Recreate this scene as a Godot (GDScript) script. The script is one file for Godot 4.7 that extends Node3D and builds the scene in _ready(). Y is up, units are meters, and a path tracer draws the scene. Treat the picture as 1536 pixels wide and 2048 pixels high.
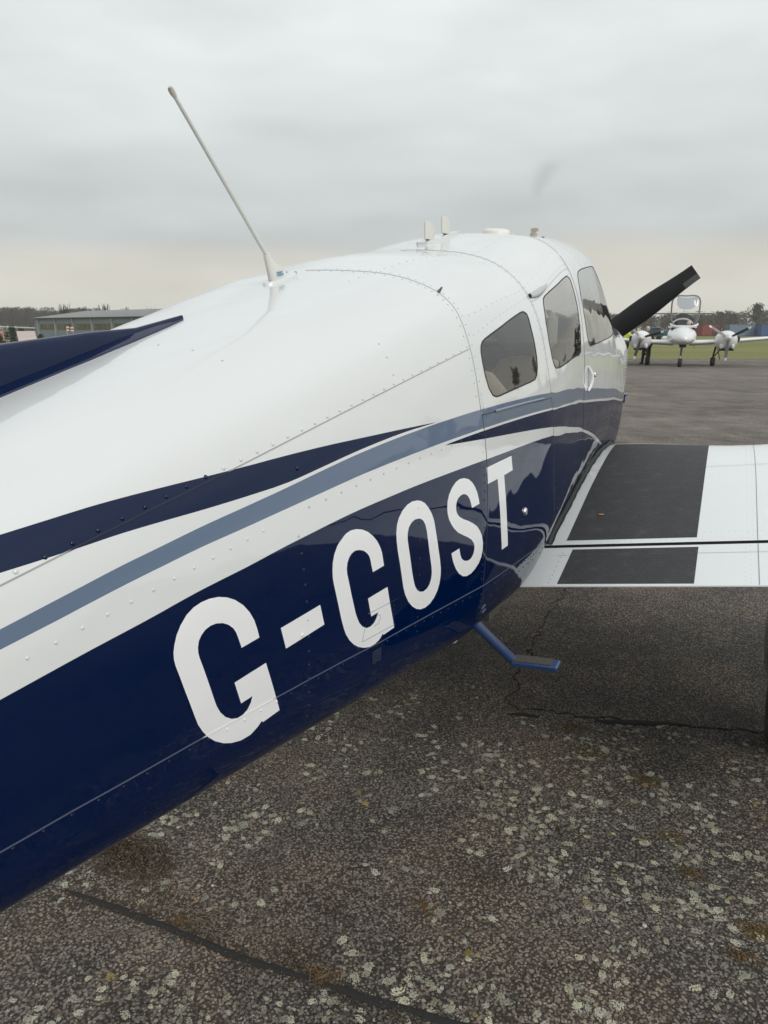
extends Node3D

const EYE := Vector3(0.985, 1.75, 0.0)
const YAW := 24.0
const STATIONS := [
	[1.050, [[0,1.275],[0.02,1.275],[0.035,1.272],[0.045,1.265],[0.05,1.258],[0.054,1.25],[0.056,1.243],[0.058,1.235],[0.06,1.228],[0.06,1.222],[0.06,1.216],[0.06,1.21],[0.059,1.203],[0.057,1.196],[0.05,1.19],[0.03,1.187],[0,1.186]]],
	[0.000, [[0,1.462],[0.055,1.455],[0.105,1.442],[0.145,1.418],[0.175,1.398],[0.197,1.381],[0.213,1.358],[0.226,1.32],[0.235,1.28],[0.238,1.245],[0.239,1.215],[0.237,1.188],[0.233,1.164],[0.223,1.141],[0.19,1.125],[0.1,1.118],[0,1.115]]],
	[-1.720, [[0,1.889],[0.117,1.885],[0.22,1.875],[0.3,1.855],[0.362,1.826],[0.405,1.782],[0.437,1.702],[0.461,1.598],[0.479,1.48],[0.487,1.38],[0.49,1.26],[0.487,1.16],[0.481,1.06],[0.452,0.99],[0.37,0.955],[0.18,0.935],[0,0.93]]],
	[-2.035, [[0,1.957],[0.1195,1.951],[0.225,1.935],[0.3085,1.905],[0.376,1.859],[0.4185,1.804],[0.4515,1.721],[0.4765,1.614],[0.4955,1.495],[0.5045,1.382],[0.5085,1.265],[0.5085,1.16],[0.489,1.055],[0.452,0.964],[0.3765,0.9135],[0.19,0.8925],[0,0.885]]],
	[-2.350, [[0,1.993],[0.122,1.988],[0.23,1.973],[0.317,1.942],[0.39,1.885],[0.432,1.825],[0.466,1.74],[0.492,1.63],[0.512,1.51],[0.522,1.385],[0.527,1.27],[0.53,1.16],[0.497,1.05],[0.452,0.938],[0.383,0.872],[0.2,0.85],[0,0.84]]],
	[-2.950, [[0,2.108],[0.12,2.104],[0.21,2.095],[0.285,2.08],[0.355,2.04],[0.41,1.98],[0.448,1.905],[0.478,1.8],[0.5,1.645],[0.509,1.47],[0.513,1.34],[0.503,1.2],[0.455,1.06],[0.42,0.95],[0.4,0.84],[0.2,0.82],[0,0.815]]],
	[-3.850, [[0,2.165],[0.12,2.16],[0.2,2.15],[0.265,2.13],[0.32,2.095],[0.365,2.045],[0.405,1.95],[0.452,1.82],[0.485,1.66],[0.502,1.49],[0.5,1.35],[0.475,1.22],[0.43,1.1],[0.41,0.95],[0.38,0.84],[0.2,0.82],[0,0.815]]],
	[-4.350, [[0,1.93],[0.12,1.925],[0.2,1.91],[0.26,1.885],[0.31,1.85],[0.35,1.808],[0.385,1.755],[0.43,1.69],[0.47,1.58],[0.49,1.45],[0.491,1.33],[0.478,1.2],[0.45,1.06],[0.42,0.93],[0.37,0.84],[0.2,0.82],[0,0.815]]],
	[-4.750, [[0,1.8],[0.12,1.797],[0.2,1.79],[0.27,1.78],[0.33,1.765],[0.38,1.74],[0.422,1.695],[0.447,1.63],[0.455,1.55],[0.453,1.46],[0.446,1.36],[0.432,1.22],[0.405,1.08],[0.365,0.95],[0.28,0.86],[0.16,0.83],[0,0.825]]],
	[-5.350, [[0,1.69],[0.1,1.687],[0.18,1.678],[0.24,1.665],[0.29,1.645],[0.325,1.615],[0.35,1.575],[0.365,1.52],[0.372,1.46],[0.372,1.39],[0.37,1.31],[0.36,1.21],[0.34,1.1],[0.3,1],[0.23,0.93],[0.12,0.905],[0,0.9]]],
	[-5.620, [[0,1.58],[0.07,1.578],[0.13,1.57],[0.18,1.558],[0.22,1.54],[0.25,1.515],[0.27,1.485],[0.28,1.45],[0.285,1.41],[0.285,1.37],[0.28,1.32],[0.27,1.25],[0.25,1.17],[0.22,1.11],[0.17,1.06],[0.09,1.04],[0,1.035]]],
]
const OUTLINES := {
	"navy_stripe": [[1.2000,0.600],[0.5000,1.900],[0.0000,3.000],[-0.5692,4.666],[-0.5831,4.735],[-0.5975,4.802],[-0.6122,4.869],[-0.6275,4.934],[-0.6424,4.993],[-0.6578,5.052],[-0.6736,5.111],[-0.6899,5.173],[-0.7079,5.244],[-0.7266,5.317],[-0.7458,5.391],[-0.7658,5.466],[-0.7865,5.541],[-0.8098,5.622],[-0.8340,5.703],[-0.8592,5.783],[-0.8856,5.860],[-0.9131,5.936],[-0.9419,6.009],[-0.9662,6.067],[-0.9915,6.123],[-1.0177,6.180],[-1.0513,6.252],[-1.0866,6.326],[-1.1237,6.402],[-1.1625,6.481],[-1.2033,6.564],[-1.2464,6.647],[-1.2918,6.731],[-1.3399,6.815],[-1.3908,6.902],[-1.4516,7.004],[-1.5169,7.106],[-1.4721,7.058],[-1.4293,7.010],[-1.3886,6.966],[-1.3360,6.918],[-1.2865,6.880],[-1.2398,6.847],[-1.2058,6.826],[-1.1732,6.809],[-1.1419,6.794],[-1.1118,6.778],[-1.0805,6.762],[-1.0504,6.745],[-1.0214,6.721],[-0.9880,6.679],[-0.9559,6.626],[-0.9252,6.572],[-0.8961,6.517],[-0.8682,6.461],[-0.8415,6.403],[-0.8160,6.343],[-0.7915,6.281],[-0.7680,6.220],[-0.7453,6.160],[-0.7235,6.101],[-0.7024,6.044],[-0.6829,5.996],[-0.6640,5.950],[-0.6457,5.903],[-0.6277,5.851],[-0.6102,5.798],[-0.5934,5.743],[-0.5779,5.690],[-0.5628,5.636],[-0.5482,5.581],[0.0000,4.250],[0.5000,3.200],[1.2000,1.900]],
	"grey_stripe": [[1.2000,6.450],[-0.5274,6.585],[-0.5376,6.587],[-0.5480,6.588],[-0.5586,6.590],[-0.5694,6.591],[-0.5804,6.593],[-0.5917,6.594],[-0.6031,6.596],[-0.6149,6.598],[-0.6269,6.600],[-0.6387,6.601],[-0.6508,6.602],[-0.6632,6.603],[-0.6759,6.605],[-0.6888,6.609],[-0.7019,6.614],[-0.7152,6.621],[-0.7289,6.629],[-0.7430,6.636],[-0.7573,6.644],[-0.7719,6.651],[-0.7869,6.657],[-0.8023,6.664],[-0.8180,6.671],[-0.8342,6.680],[-0.8506,6.691],[-0.8674,6.704],[-0.8846,6.717],[-0.9023,6.731],[-0.9205,6.744],[-0.9416,6.758],[-0.9634,6.772],[-0.9859,6.786],[-1.0090,6.798],[-1.0330,6.809],[-1.0578,6.819],[-1.0834,6.829],[-1.1099,6.841],[-1.1339,6.852],[-1.1586,6.864],[-1.1842,6.876],[-1.2106,6.890],[-1.2379,6.907],[-1.2656,6.926],[-1.2943,6.946],[-1.3241,6.969],[-1.3549,6.994],[-1.3868,7.020],[-1.4194,7.048],[-1.4532,7.077],[-1.4883,7.107],[-1.5248,7.139],[-1.5703,7.179],[-1.6181,7.221],[-1.6683,7.265],[-1.7215,7.312],[-1.7975,7.340],[-1.8795,7.374],[-1.9681,7.414],[-2.0542,7.454],[-2.1438,7.491],[-2.2409,7.537],[-2.3595,7.628],[-2.5130,7.920],[-2.7053,8.352],[-2.8940,8.622],[-3.1017,8.753],[-3.3308,8.892],[-3.6244,9.076],[-3.9950,9.243],[-4.7500,9.500],[-5.7000,9.500],[-5.7000,9.800],[-4.7500,9.800],[-3.9759,9.547],[-3.5463,9.332],[-3.2183,9.112],[-2.9419,8.926],[-2.6964,8.611],[-2.4983,8.232],[-2.3409,7.992],[-2.2313,7.917],[-2.1401,7.874],[-2.0554,7.838],[-1.9736,7.796],[-1.8877,7.755],[-1.8081,7.718],[-1.7340,7.686],[-1.6829,7.651],[-1.6369,7.615],[-1.5929,7.580],[-1.5508,7.548],[-1.5034,7.511],[-1.4583,7.478],[-1.4153,7.445],[-1.3743,7.415],[-1.3425,7.391],[-1.3118,7.367],[-1.2821,7.345],[-1.2535,7.324],[-1.2259,7.305],[-1.1988,7.288],[-1.1726,7.273],[-1.1472,7.259],[-1.1226,7.245],[-1.0988,7.232],[-1.0726,7.215],[-1.0473,7.199],[-1.0228,7.183],[-0.9990,7.168],[-0.9760,7.152],[-0.9538,7.137],[-0.9321,7.122],[-0.9111,7.106],[-0.8931,7.091],[-0.8756,7.075],[-0.8585,7.059],[-0.8418,7.044],[-0.8256,7.031],[-0.8095,7.020],[-0.7939,7.011],[-0.7786,7.003],[-0.7638,6.996],[-0.7492,6.989],[-0.7350,6.981],[-0.7210,6.974],[-0.7074,6.967],[-0.6941,6.961],[-0.6811,6.956],[-0.6680,6.951],[-0.6552,6.948],[-0.6427,6.945],[-0.6304,6.942],[-0.6184,6.940],[-0.6067,6.938],[-0.5952,6.935],[-0.5840,6.931],[-0.5730,6.927],[-0.5622,6.923],[-0.5516,6.919],[-0.5412,6.915],[-0.5311,6.911],[-0.5211,6.907],[1.2000,6.750]],
	"navy_wedge": [[-1.5342,7.601],[-1.5644,7.613],[-1.5953,7.635],[-1.6273,7.658],[-1.6603,7.683],[-1.6944,7.709],[-1.7323,7.733],[-1.7873,7.757],[-1.8454,7.783],[-1.9068,7.812],[-1.9719,7.844],[-2.0370,7.877],[-2.1042,7.908],[-2.1737,7.937],[-2.2494,7.975],[-2.3391,8.040],[-2.4550,8.199],[-2.5905,8.460],[-2.7556,8.756],[-2.9431,8.981],[-3.1466,9.125],[-3.3760,9.290],[-3.6461,9.470],[-3.9866,9.634],[-4.7500,9.870],[-5.7000,9.870],[-5.7000,16.200],[-3.7000,16.200],[-3.6000,11.200],[-3.8705,11.288],[-3.5159,10.673],[-3.2742,10.258],[-3.0986,9.989],[-2.9441,9.756],[-2.7356,9.294],[-2.5508,8.843],[-2.4359,8.605],[-2.3363,8.459],[-2.2134,8.343],[-2.1421,8.283],[-2.0750,8.228],[-2.0094,8.168],[-1.9467,8.108],[-1.8864,8.049],[-1.8293,7.993],[-1.7752,7.940],[-1.7237,7.889],[-1.6822,7.830],[-1.6431,7.772],[-1.6054,7.714],[-1.5692,7.657]],
	"navy_belly": [[1.2000,7.600],[-0.5072,7.680],[-0.5172,7.681],[-0.5274,7.682],[-0.5378,7.684],[-0.5485,7.685],[-0.5593,7.686],[-0.5704,7.688],[-0.5817,7.689],[-0.5932,7.691],[-0.6050,7.694],[-0.6171,7.697],[-0.6294,7.700],[-0.6420,7.705],[-0.6548,7.709],[-0.6680,7.714],[-0.6815,7.718],[-0.6953,7.722],[-0.7094,7.725],[-0.7238,7.728],[-0.7394,7.729],[-0.7554,7.728],[-0.7719,7.728],[-0.7888,7.729],[-0.8062,7.732],[-0.8231,7.740],[-0.8405,7.750],[-0.8584,7.761],[-0.8768,7.772],[-0.8956,7.781],[-0.9143,7.786],[-0.9334,7.790],[-0.9530,7.793],[-0.9731,7.797],[-0.9939,7.803],[-1.0141,7.811],[-1.0348,7.820],[-1.0562,7.830],[-1.0782,7.840],[-1.0998,7.849],[-1.1220,7.858],[-1.1449,7.869],[-1.1704,7.883],[-1.1967,7.901],[-1.2241,7.921],[-1.2524,7.943],[-1.2817,7.966],[-1.3117,7.990],[-1.3428,8.015],[-1.3750,8.042],[-1.4085,8.072],[-1.4433,8.104],[-1.4822,8.141],[-1.5228,8.181],[-1.5652,8.223],[-1.6126,8.270],[-1.6623,8.317],[-1.7144,8.366],[-1.7835,8.408],[-1.8590,8.449],[-1.9401,8.489],[-2.0039,8.517],[-2.0707,8.545],[-2.1384,8.568],[-2.2104,8.596],[-2.3341,8.669],[-2.5513,9.007],[-2.8094,9.623],[-3.1265,10.124],[-3.4585,10.654],[-3.7920,11.258],[-3.5500,11.200],[-3.6500,16.200],[1.2000,16.200]],
	"window_rear": [[-2.2200,5.256],[-2.2448,5.349],[-2.2483,5.521],[-2.2429,5.834],[-2.2408,6.228],[-2.2379,6.617],[-2.2303,6.831],[-2.2115,7.033],[-2.1871,7.134],[-2.1441,7.157],[-2.0404,7.178],[-1.9421,7.188],[-1.8709,7.198],[-1.8427,7.183],[-1.8219,7.126],[-1.8026,6.960],[-1.7904,6.678],[-1.7886,6.401],[-1.7919,6.142],[-1.8021,5.997],[-1.8199,5.901],[-1.8454,5.840],[-1.8939,5.761],[-2.0103,5.579],[-2.1396,5.358],[-2.1946,5.269]],
	"window_middle": [[-2.8708,5.485],[-2.8993,5.699],[-2.8955,6.109],[-2.8939,6.566],[-2.8926,7.021],[-2.8899,7.419],[-2.8820,7.718],[-2.8668,7.837],[-2.8246,7.846],[-2.6399,7.572],[-2.5064,7.322],[-2.4559,7.203],[-2.4357,7.094],[-2.4199,6.828],[-2.4145,6.381],[-2.4278,5.852],[-2.4655,5.332],[-2.4854,5.144],[-2.5157,5.113],[-2.5795,5.159],[-2.7057,5.332],[-2.8253,5.438]],
	"window_door": [[-3.8000,5.220],[-3.8300,5.500],[-3.9000,6.000],[-3.9700,6.600],[-4.0000,7.100],[-3.9800,7.450],[-3.9300,7.600],[-3.8000,7.700],[-3.6000,7.750],[-3.3500,7.800],[-3.1200,7.820],[-3.0750,7.740],[-3.0450,7.480],[-3.0220,7.010],[-3.0300,6.420],[-3.0800,5.870],[-3.1150,5.620],[-3.1600,5.490],[-3.2500,5.420],[-3.4070,5.370],[-3.6200,5.270],[-3.7400,5.200]],
	"G1": [[-0.9069,9.390],[-0.9037,9.202],[-0.8990,8.986],[-0.8907,8.748],[-0.8790,8.506],[-0.8639,8.286],[-0.8487,8.135],[-0.8324,8.029],[-0.8159,7.968],[-0.8004,7.947],[-0.7857,7.964],[-0.7716,8.032],[-0.7591,8.161],[-0.7498,8.317],[-0.7437,8.502],[-0.7407,8.658],[-0.7402,8.819],[-0.7417,8.976],[-0.7442,9.109],[-0.7515,9.480],[-0.7595,9.863],[-0.7685,10.319],[-0.7735,10.550],[-0.7823,10.818],[-0.7925,11.048],[-0.8062,11.267],[-0.8228,11.449],[-0.8401,11.575],[-0.8606,11.659],[-0.8816,11.657],[-0.8975,11.560],[-0.9079,11.456],[-0.9104,11.511],[-0.9511,11.456],[-0.9424,11.060],[-0.9187,10.001],[-0.8485,10.034],[-0.8612,10.662],[-0.8867,10.646],[-0.8828,10.795],[-0.8750,10.931],[-0.8646,11.000],[-0.8531,11.004],[-0.8406,10.931],[-0.8282,10.787],[-0.8175,10.573],[-0.8107,10.362],[-0.8075,10.217],[-0.7844,9.082],[-0.7832,8.971],[-0.7836,8.855],[-0.7865,8.726],[-0.7924,8.630],[-0.8004,8.562],[-0.8109,8.539],[-0.8223,8.563],[-0.8346,8.638],[-0.8455,8.753],[-0.8541,8.890],[-0.8590,9.021],[-0.8617,9.138],[-0.8671,9.385]],
	"dash": [[-0.9570,9.452],[-1.0610,9.454],[-1.0711,9.915],[-0.9672,9.943]],
	"G2": [[-1.2630,9.417],[-1.2607,9.301],[-1.2573,9.131],[-1.2523,8.994],[-1.2433,8.823],[-1.2303,8.647],[-1.2148,8.477],[-1.1980,8.350],[-1.1800,8.262],[-1.1631,8.222],[-1.1485,8.232],[-1.1336,8.285],[-1.1196,8.393],[-1.1092,8.540],[-1.1025,8.723],[-1.1003,8.893],[-1.1001,9.062],[-1.1022,9.197],[-1.1110,9.580],[-1.1223,10.054],[-1.1289,10.296],[-1.1359,10.486],[-1.1473,10.692],[-1.1618,10.880],[-1.1778,11.026],[-1.1967,11.136],[-1.2173,11.206],[-1.2351,11.208],[-1.2501,11.162],[-1.2584,11.099],[-1.2634,11.054],[-1.2658,11.102],[-1.3057,11.074],[-1.2888,10.468],[-1.2745,9.901],[-1.2064,9.907],[-1.2182,10.396],[-1.2422,10.391],[-1.2368,10.525],[-1.2289,10.614],[-1.2173,10.657],[-1.2042,10.642],[-1.1894,10.533],[-1.1777,10.376],[-1.1704,10.212],[-1.1648,10.063],[-1.1526,9.605],[-1.1428,9.149],[-1.1426,9.040],[-1.1454,8.919],[-1.1515,8.827],[-1.1599,8.764],[-1.1708,8.747],[-1.1827,8.779],[-1.1960,8.849],[-1.2064,8.941],[-1.2141,9.046],[-1.2176,9.150],[-1.2197,9.263],[-1.2237,9.415]],
	"O_out": [[-1.3986,8.409],[-1.3786,8.363],[-1.3583,8.374],[-1.3395,8.441],[-1.3254,8.556],[-1.3161,8.708],[-1.3122,8.876],[-1.3117,9.065],[-1.3151,9.289],[-1.3265,9.739],[-1.3367,10.158],[-1.3442,10.358],[-1.3576,10.590],[-1.3747,10.783],[-1.3936,10.924],[-1.4124,11.005],[-1.4329,11.034],[-1.4532,11.006],[-1.4713,10.911],[-1.4852,10.766],[-1.4931,10.588],[-1.4962,10.374],[-1.4949,10.197],[-1.4885,9.937],[-1.4731,9.403],[-1.4649,9.120],[-1.4549,8.923],[-1.4417,8.729],[-1.4285,8.580],[-1.4136,8.475]],
	"O_in": [[-1.3998,8.858],[-1.3844,8.828],[-1.3706,8.855],[-1.3600,8.927],[-1.3542,9.040],[-1.3533,9.181],[-1.3574,9.367],[-1.3699,9.877],[-1.3773,10.138],[-1.3833,10.287],[-1.3929,10.421],[-1.4060,10.510],[-1.4209,10.554],[-1.4354,10.532],[-1.4459,10.457],[-1.4525,10.336],[-1.4542,10.192],[-1.4519,10.021],[-1.4410,9.624],[-1.4320,9.222],[-1.4266,9.082],[-1.4184,8.967],[-1.4100,8.901]],
	"S": [[-1.6872,9.304],[-1.6834,9.191],[-1.6758,9.050],[-1.6647,8.898],[-1.6501,8.745],[-1.6320,8.613],[-1.6085,8.518],[-1.5869,8.483],[-1.5688,8.503],[-1.5504,8.585],[-1.5355,8.713],[-1.5276,8.857],[-1.5253,9.002],[-1.5270,9.134],[-1.5324,9.254],[-1.5426,9.383],[-1.5566,9.506],[-1.5765,9.635],[-1.6025,9.750],[-1.6276,9.857],[-1.6455,9.950],[-1.6580,10.058],[-1.6628,10.150],[-1.6619,10.256],[-1.6569,10.345],[-1.6460,10.419],[-1.6305,10.428],[-1.6126,10.379],[-1.5985,10.290],[-1.5899,10.164],[-1.5862,10.065],[-1.5843,9.991],[-1.5452,10.002],[-1.5495,10.119],[-1.5580,10.290],[-1.5707,10.472],[-1.5875,10.643],[-1.6081,10.776],[-1.6302,10.839],[-1.6537,10.834],[-1.6749,10.777],[-1.6937,10.673],[-1.7061,10.531],[-1.7111,10.352],[-1.7099,10.182],[-1.7028,10.007],[-1.6908,9.864],[-1.6740,9.733],[-1.6538,9.628],[-1.6285,9.520],[-1.6021,9.423],[-1.5838,9.336],[-1.5731,9.250],[-1.5680,9.162],[-1.5674,9.067],[-1.5714,8.981],[-1.5782,8.924],[-1.5893,8.895],[-1.6021,8.896],[-1.6149,8.930],[-1.6277,9.005],[-1.6367,9.099],[-1.6422,9.189],[-1.6478,9.303]],
	"T": [[-1.7298,8.585],[-1.9269,8.624],[-1.9352,8.987],[-1.8637,8.996],[-1.9057,10.784],[-1.8586,10.781],[-1.8110,8.996],[-1.7379,8.990]],
}

# ---------------------------------------------------------------- mesh building
class M:
	var v := PackedVector3Array()
	var n := PackedVector3Array()
	var c := PackedColorArray()
	var i := PackedInt32Array()
	var col := Color.WHITE

	func pt(p: Vector3, q: Vector3) -> int:
		v.append(p)
		n.append(q)
		c.append(col)
		return v.size() - 1

	func tri(a: int, b: int, d: int) -> void:
		var g := (v[b] - v[a]).cross(v[d] - v[a])
		if g.length_squared() < 1e-18:
			return
		i.append(a)
		if g.dot(n[a] + n[b] + n[d]) > 0.0:
			i.append(d)
			i.append(b)
		else:
			i.append(b)
			i.append(d)

	func quad(a: int, b: int, d: int, e: int) -> void:
		tri(a, b, d)
		tri(a, d, e)

	func face(pts: Array, away: Vector3) -> void:
		var mid := Vector3.ZERO
		for p in pts:
			mid += p
		mid /= pts.size()
		var nr := Vector3.ZERO
		for k in pts.size():
			nr += (pts[k] - mid).cross(pts[(k + 1) % pts.size()] - mid)
		if nr.length_squared() < 1e-20:
			return
		nr = nr.normalized()
		if nr.dot(mid - away) < 0.0:
			nr = -nr
		var ids := []
		for p in pts:
			ids.append(pt(p, nr))
		for k in range(1, pts.size() - 1):
			tri(ids[0], ids[k], ids[k + 1])

	func box(at: Vector3, size: Vector3, b := Basis(), ch := 0.0) -> void:
		var h := size * 0.5
		ch = minf(ch, minf(h.x, minf(h.y, h.z)) * 0.9)
		if ch <= 0.0:
			for a in 3:
				for s in [-1.0, 1.0]:
					var pts := []
					for q in [[-1, -1], [1, -1], [1, 1], [-1, 1]]:
						var p := Vector3.ZERO
						p[a] = s * h[a]
						p[(a + 1) % 3] = q[0] * h[(a + 1) % 3]
						p[(a + 2) % 3] = q[1] * h[(a + 2) % 3]
						pts.append(at + b * p)
					face(pts, at)
			return
		var cp := func(sg: Array, a: int) -> Vector3:
			var p := Vector3.ZERO
			for k in 3:
				p[k] = sg[k] * (h[k] if k == a else h[k] - ch)
			return at + b * p
		for a in 3:
			for s in [-1, 1]:
				var pts := []
				for q in [[-1, -1], [1, -1], [1, 1], [-1, 1]]:
					var sg := [0, 0, 0]
					sg[a] = s
					sg[(a + 1) % 3] = q[0]
					sg[(a + 2) % 3] = q[1]
					pts.append(cp.call(sg, a))
				face(pts, at)
		for a in 3:
			var a1 := (a + 1) % 3
			var a2 := (a + 2) % 3
			for s1 in [-1, 1]:
				for s2 in [-1, 1]:
					var lo := [0, 0, 0]
					lo[a] = -1
					lo[a1] = s1
					lo[a2] = s2
					var hi := lo.duplicate()
					hi[a] = 1
					face([cp.call(lo, a1), cp.call(hi, a1), cp.call(hi, a2), cp.call(lo, a2)], at)
		for sx in [-1, 1]:
			for sy in [-1, 1]:
				for sz in [-1, 1]:
					var sg := [sx, sy, sz]
					face([cp.call(sg, 0), cp.call(sg, 1), cp.call(sg, 2)], at)

	func ring_pts(at: Vector3, x: Vector3, y: Vector3, sides: int) -> Array:
		var out := []
		for k in sides:
			var a := TAU * k / sides
			out.append(at + x * cos(a) + y * sin(a))
		return out

	# a tube through points; radii may be numbers or Vector2 (across, up)
	func tube(pts: Array, radii: Array, sides := 10, up := Vector3.UP, caps := true) -> void:
		var rows := []
		var last_x := Vector3.ZERO
		for k in pts.size():
			var t: Vector3 = (pts[mini(k + 1, pts.size() - 1)] - pts[maxi(k - 1, 0)])
			t = t.normalized()
			var x := t.cross(up)
			if x.length() < 0.05:
				x = t.cross(Vector3.RIGHT)
			x = x.normalized()
			if last_x != Vector3.ZERO:
				var y0 := t.cross(last_x).cross(t)
				if y0.length() > 0.05:
					x = y0.normalized()
			last_x = x
			var y := x.cross(t).normalized()
			var r = radii[mini(k, radii.size() - 1)]
			var r2: Vector2 = r if r is Vector2 else Vector2(r, r)
			var row := []
			for s in sides:
				var a := TAU * s / sides
				var nr := (x * cos(a) / maxf(r2.x, 1e-5) + y * sin(a) / maxf(r2.y, 1e-5)).normalized()
				row.append(pt(pts[k] + x * cos(a) * r2.x + y * sin(a) * r2.y, nr))
			rows.append(row)
		for k in rows.size() - 1:
			for s in sides:
				quad(rows[k][s], rows[k][(s + 1) % sides], rows[k + 1][(s + 1) % sides], rows[k + 1][s])
		if caps:
			for e in [0, rows.size() - 1]:
				var pp := []
				for s in sides:
					pp.append(v[rows[e][s]])
				face(pp, pts[1] if e == 0 else pts[pts.size() - 2])

	# profile: Vector2(radius, along) turned round an axis
	func lathe(at: Vector3, axis: Vector3, prof: Array, sides := 20) -> void:
		axis = axis.normalized()
		var x := axis.cross(Vector3.UP)
		if x.length() < 0.1:
			x = axis.cross(Vector3.RIGHT)
		x = x.normalized()
		var y := axis.cross(x)
		var rows := []
		for k in prof.size():
			var d: Vector2 = prof[mini(k + 1, prof.size() - 1)] - prof[maxi(k - 1, 0)]
			var row := []
			for s in sides:
				var a := TAU * s / sides
				var out := x * cos(a) + y * sin(a)
				var nr := (out * d.y - axis * d.x)
				row.append(pt(at + axis * prof[k].y + out * prof[k].x, nr.normalized() if nr.length() > 1e-9 else axis))
			rows.append(row)
		for k in rows.size() - 1:
			for s in sides:
				quad(rows[k][s], rows[k][(s + 1) % sides], rows[k + 1][(s + 1) % sides], rows[k + 1][s])

	func ball(at: Vector3, r: Vector3, b := Basis(), seg := 12, rings := 8) -> void:
		var rows := []
		for j in rings + 1:
			var th := PI * j / rings
			var row := []
			for s in seg:
				var a := TAU * s / seg
				var d := Vector3(sin(th) * cos(a), cos(th), sin(th) * sin(a))
				row.append(pt(at + b * (d * r), (b * (d / r)).normalized()))
			rows.append(row)
		for j in rings:
			for s in seg:
				quad(rows[j][s], rows[j][(s + 1) % seg], rows[j + 1][(s + 1) % seg], rows[j + 1][s])

	# closed loft through rings of equal size (arrays of Vector3), smooth, fan-capped
	func loft(rings: Array, caps := true) -> void:
		var rows := []
		var m: int = rings[0].size()
		for k in rings.size():
			var mid := Vector3.ZERO
			for p in rings[k]:
				mid += p
			mid /= m
			var along: Vector3 = rings[mini(k + 1, rings.size() - 1)][0] - rings[maxi(k - 1, 0)][0]
			var row := []
			for s in m:
				var p: Vector3 = rings[k][s]
				var al: Vector3 = rings[mini(k + 1, rings.size() - 1)][s] - rings[maxi(k - 1, 0)][s]
				var ar: Vector3 = rings[k][(s + 1) % m] - rings[k][(s + m - 1) % m]
				var nr := al.cross(ar)
				if nr.length() < 1e-12:
					nr = p - mid
				if nr.dot(p - mid) < 0.0:
					nr = -nr
				row.append(pt(p, nr.normalized()))
			rows.append(row)
		for k in rows.size() - 1:
			for s in m:
				quad(rows[k][s], rows[k][(s + 1) % m], rows[k + 1][(s + 1) % m], rows[k + 1][s])
		if caps:
			face(rings[0], rings[1][0] * 0.5 + rings[1][m / 2] * 0.5)
			face(rings[-1], rings[-2][0] * 0.5 + rings[-2][m / 2] * 0.5)

	# flat outline (Vector2 list, any winding) given thickness along axis
	func plate(outline: Array, o: Vector3, ex: Vector3, ey: Vector3, thick: float) -> void:
		var ez := ex.cross(ey).normalized()
		var poly := PackedVector2Array(outline)
		var ids := Geometry2D.triangulate_polygon(poly)
		for s in [-0.5, 0.5]:
			var base := v.size()
			for q in poly:
				pt(o + ex * q.x + ey * q.y + ez * thick * s, ez * signf(s))
			for k in range(0, ids.size(), 3):
				tri(base + ids[k], base + ids[k + 1], base + ids[k + 2])
		var cw := Geometry2D.is_polygon_clockwise(poly)
		for k in poly.size():
			var a := poly[k]
			var b := poly[(k + 1) % poly.size()]
			var out2 := Vector2((b - a).y, -(b - a).x).normalized() * (-1.0 if cw else 1.0)
			var nr := (ex * out2.x + ey * out2.y).normalized()
			var q0 := pt(o + ex * a.x + ey * a.y - ez * thick * 0.5, nr)
			var q1 := pt(o + ex * b.x + ey * b.y - ez * thick * 0.5, nr)
			var q2 := pt(o + ex * b.x + ey * b.y + ez * thick * 0.5, nr)
			var q3 := pt(o + ex * a.x + ey * a.y + ez * thick * 0.5, nr)
			quad(q0, q1, q2, q3)

	func mesh(m: Material = null) -> ArrayMesh:
		var a := []
		a.resize(Mesh.ARRAY_MAX)
		a[Mesh.ARRAY_VERTEX] = v
		a[Mesh.ARRAY_NORMAL] = n
		a[Mesh.ARRAY_COLOR] = c
		a[Mesh.ARRAY_INDEX] = i
		var am := ArrayMesh.new()
		am.add_surface_from_arrays(Mesh.PRIMITIVE_TRIANGLES, a)
		if m:
			am.surface_set_material(0, m)
		return am

func obj(called: String, m: M, mat: Material, parent: Node = self) -> MeshInstance3D:
	var o := MeshInstance3D.new()
	o.name = called
	o.mesh = m.mesh(mat)
	parent.add_child(o, true)
	return o

func many(called: String, mesh: Mesh, where: Array, tints: Array, parent: Node = self) -> MultiMeshInstance3D:
	var mm := MultiMesh.new()
	mm.transform_format = MultiMesh.TRANSFORM_3D
	mm.use_colors = not tints.is_empty()
	mm.mesh = mesh
	mm.instance_count = where.size()
	for k in where.size():
		mm.set_instance_transform(k, where[k])
		if not tints.is_empty():
			mm.set_instance_color(k, tints[k])
	var o := MultiMeshInstance3D.new()
	o.name = called
	o.multimesh = mm
	o.set_meta("kind", "stuff")
	parent.add_child(o, true)
	return o

func thing(called: String, label: String, category: String, at := Vector3.ZERO, turn := 0.0, group := "") -> Node3D:
	var o := Node3D.new()
	o.name = called
	add_child(o, true)
	o.position = at
	o.rotation.y = turn
	tag(o, label, category, group)
	return o

func tag(o: Node, label: String, category := "", group := "", kind := "") -> void:
	if label:
		o.set_meta("label", label)
	if category:
		o.set_meta("category", category)
	if group:
		o.set_meta("group", group)
	if kind:
		o.set_meta("kind", kind)

func lin(r: float, g: float, b: float) -> Color:
	return Color(r, g, b).linear_to_srgb()

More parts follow.
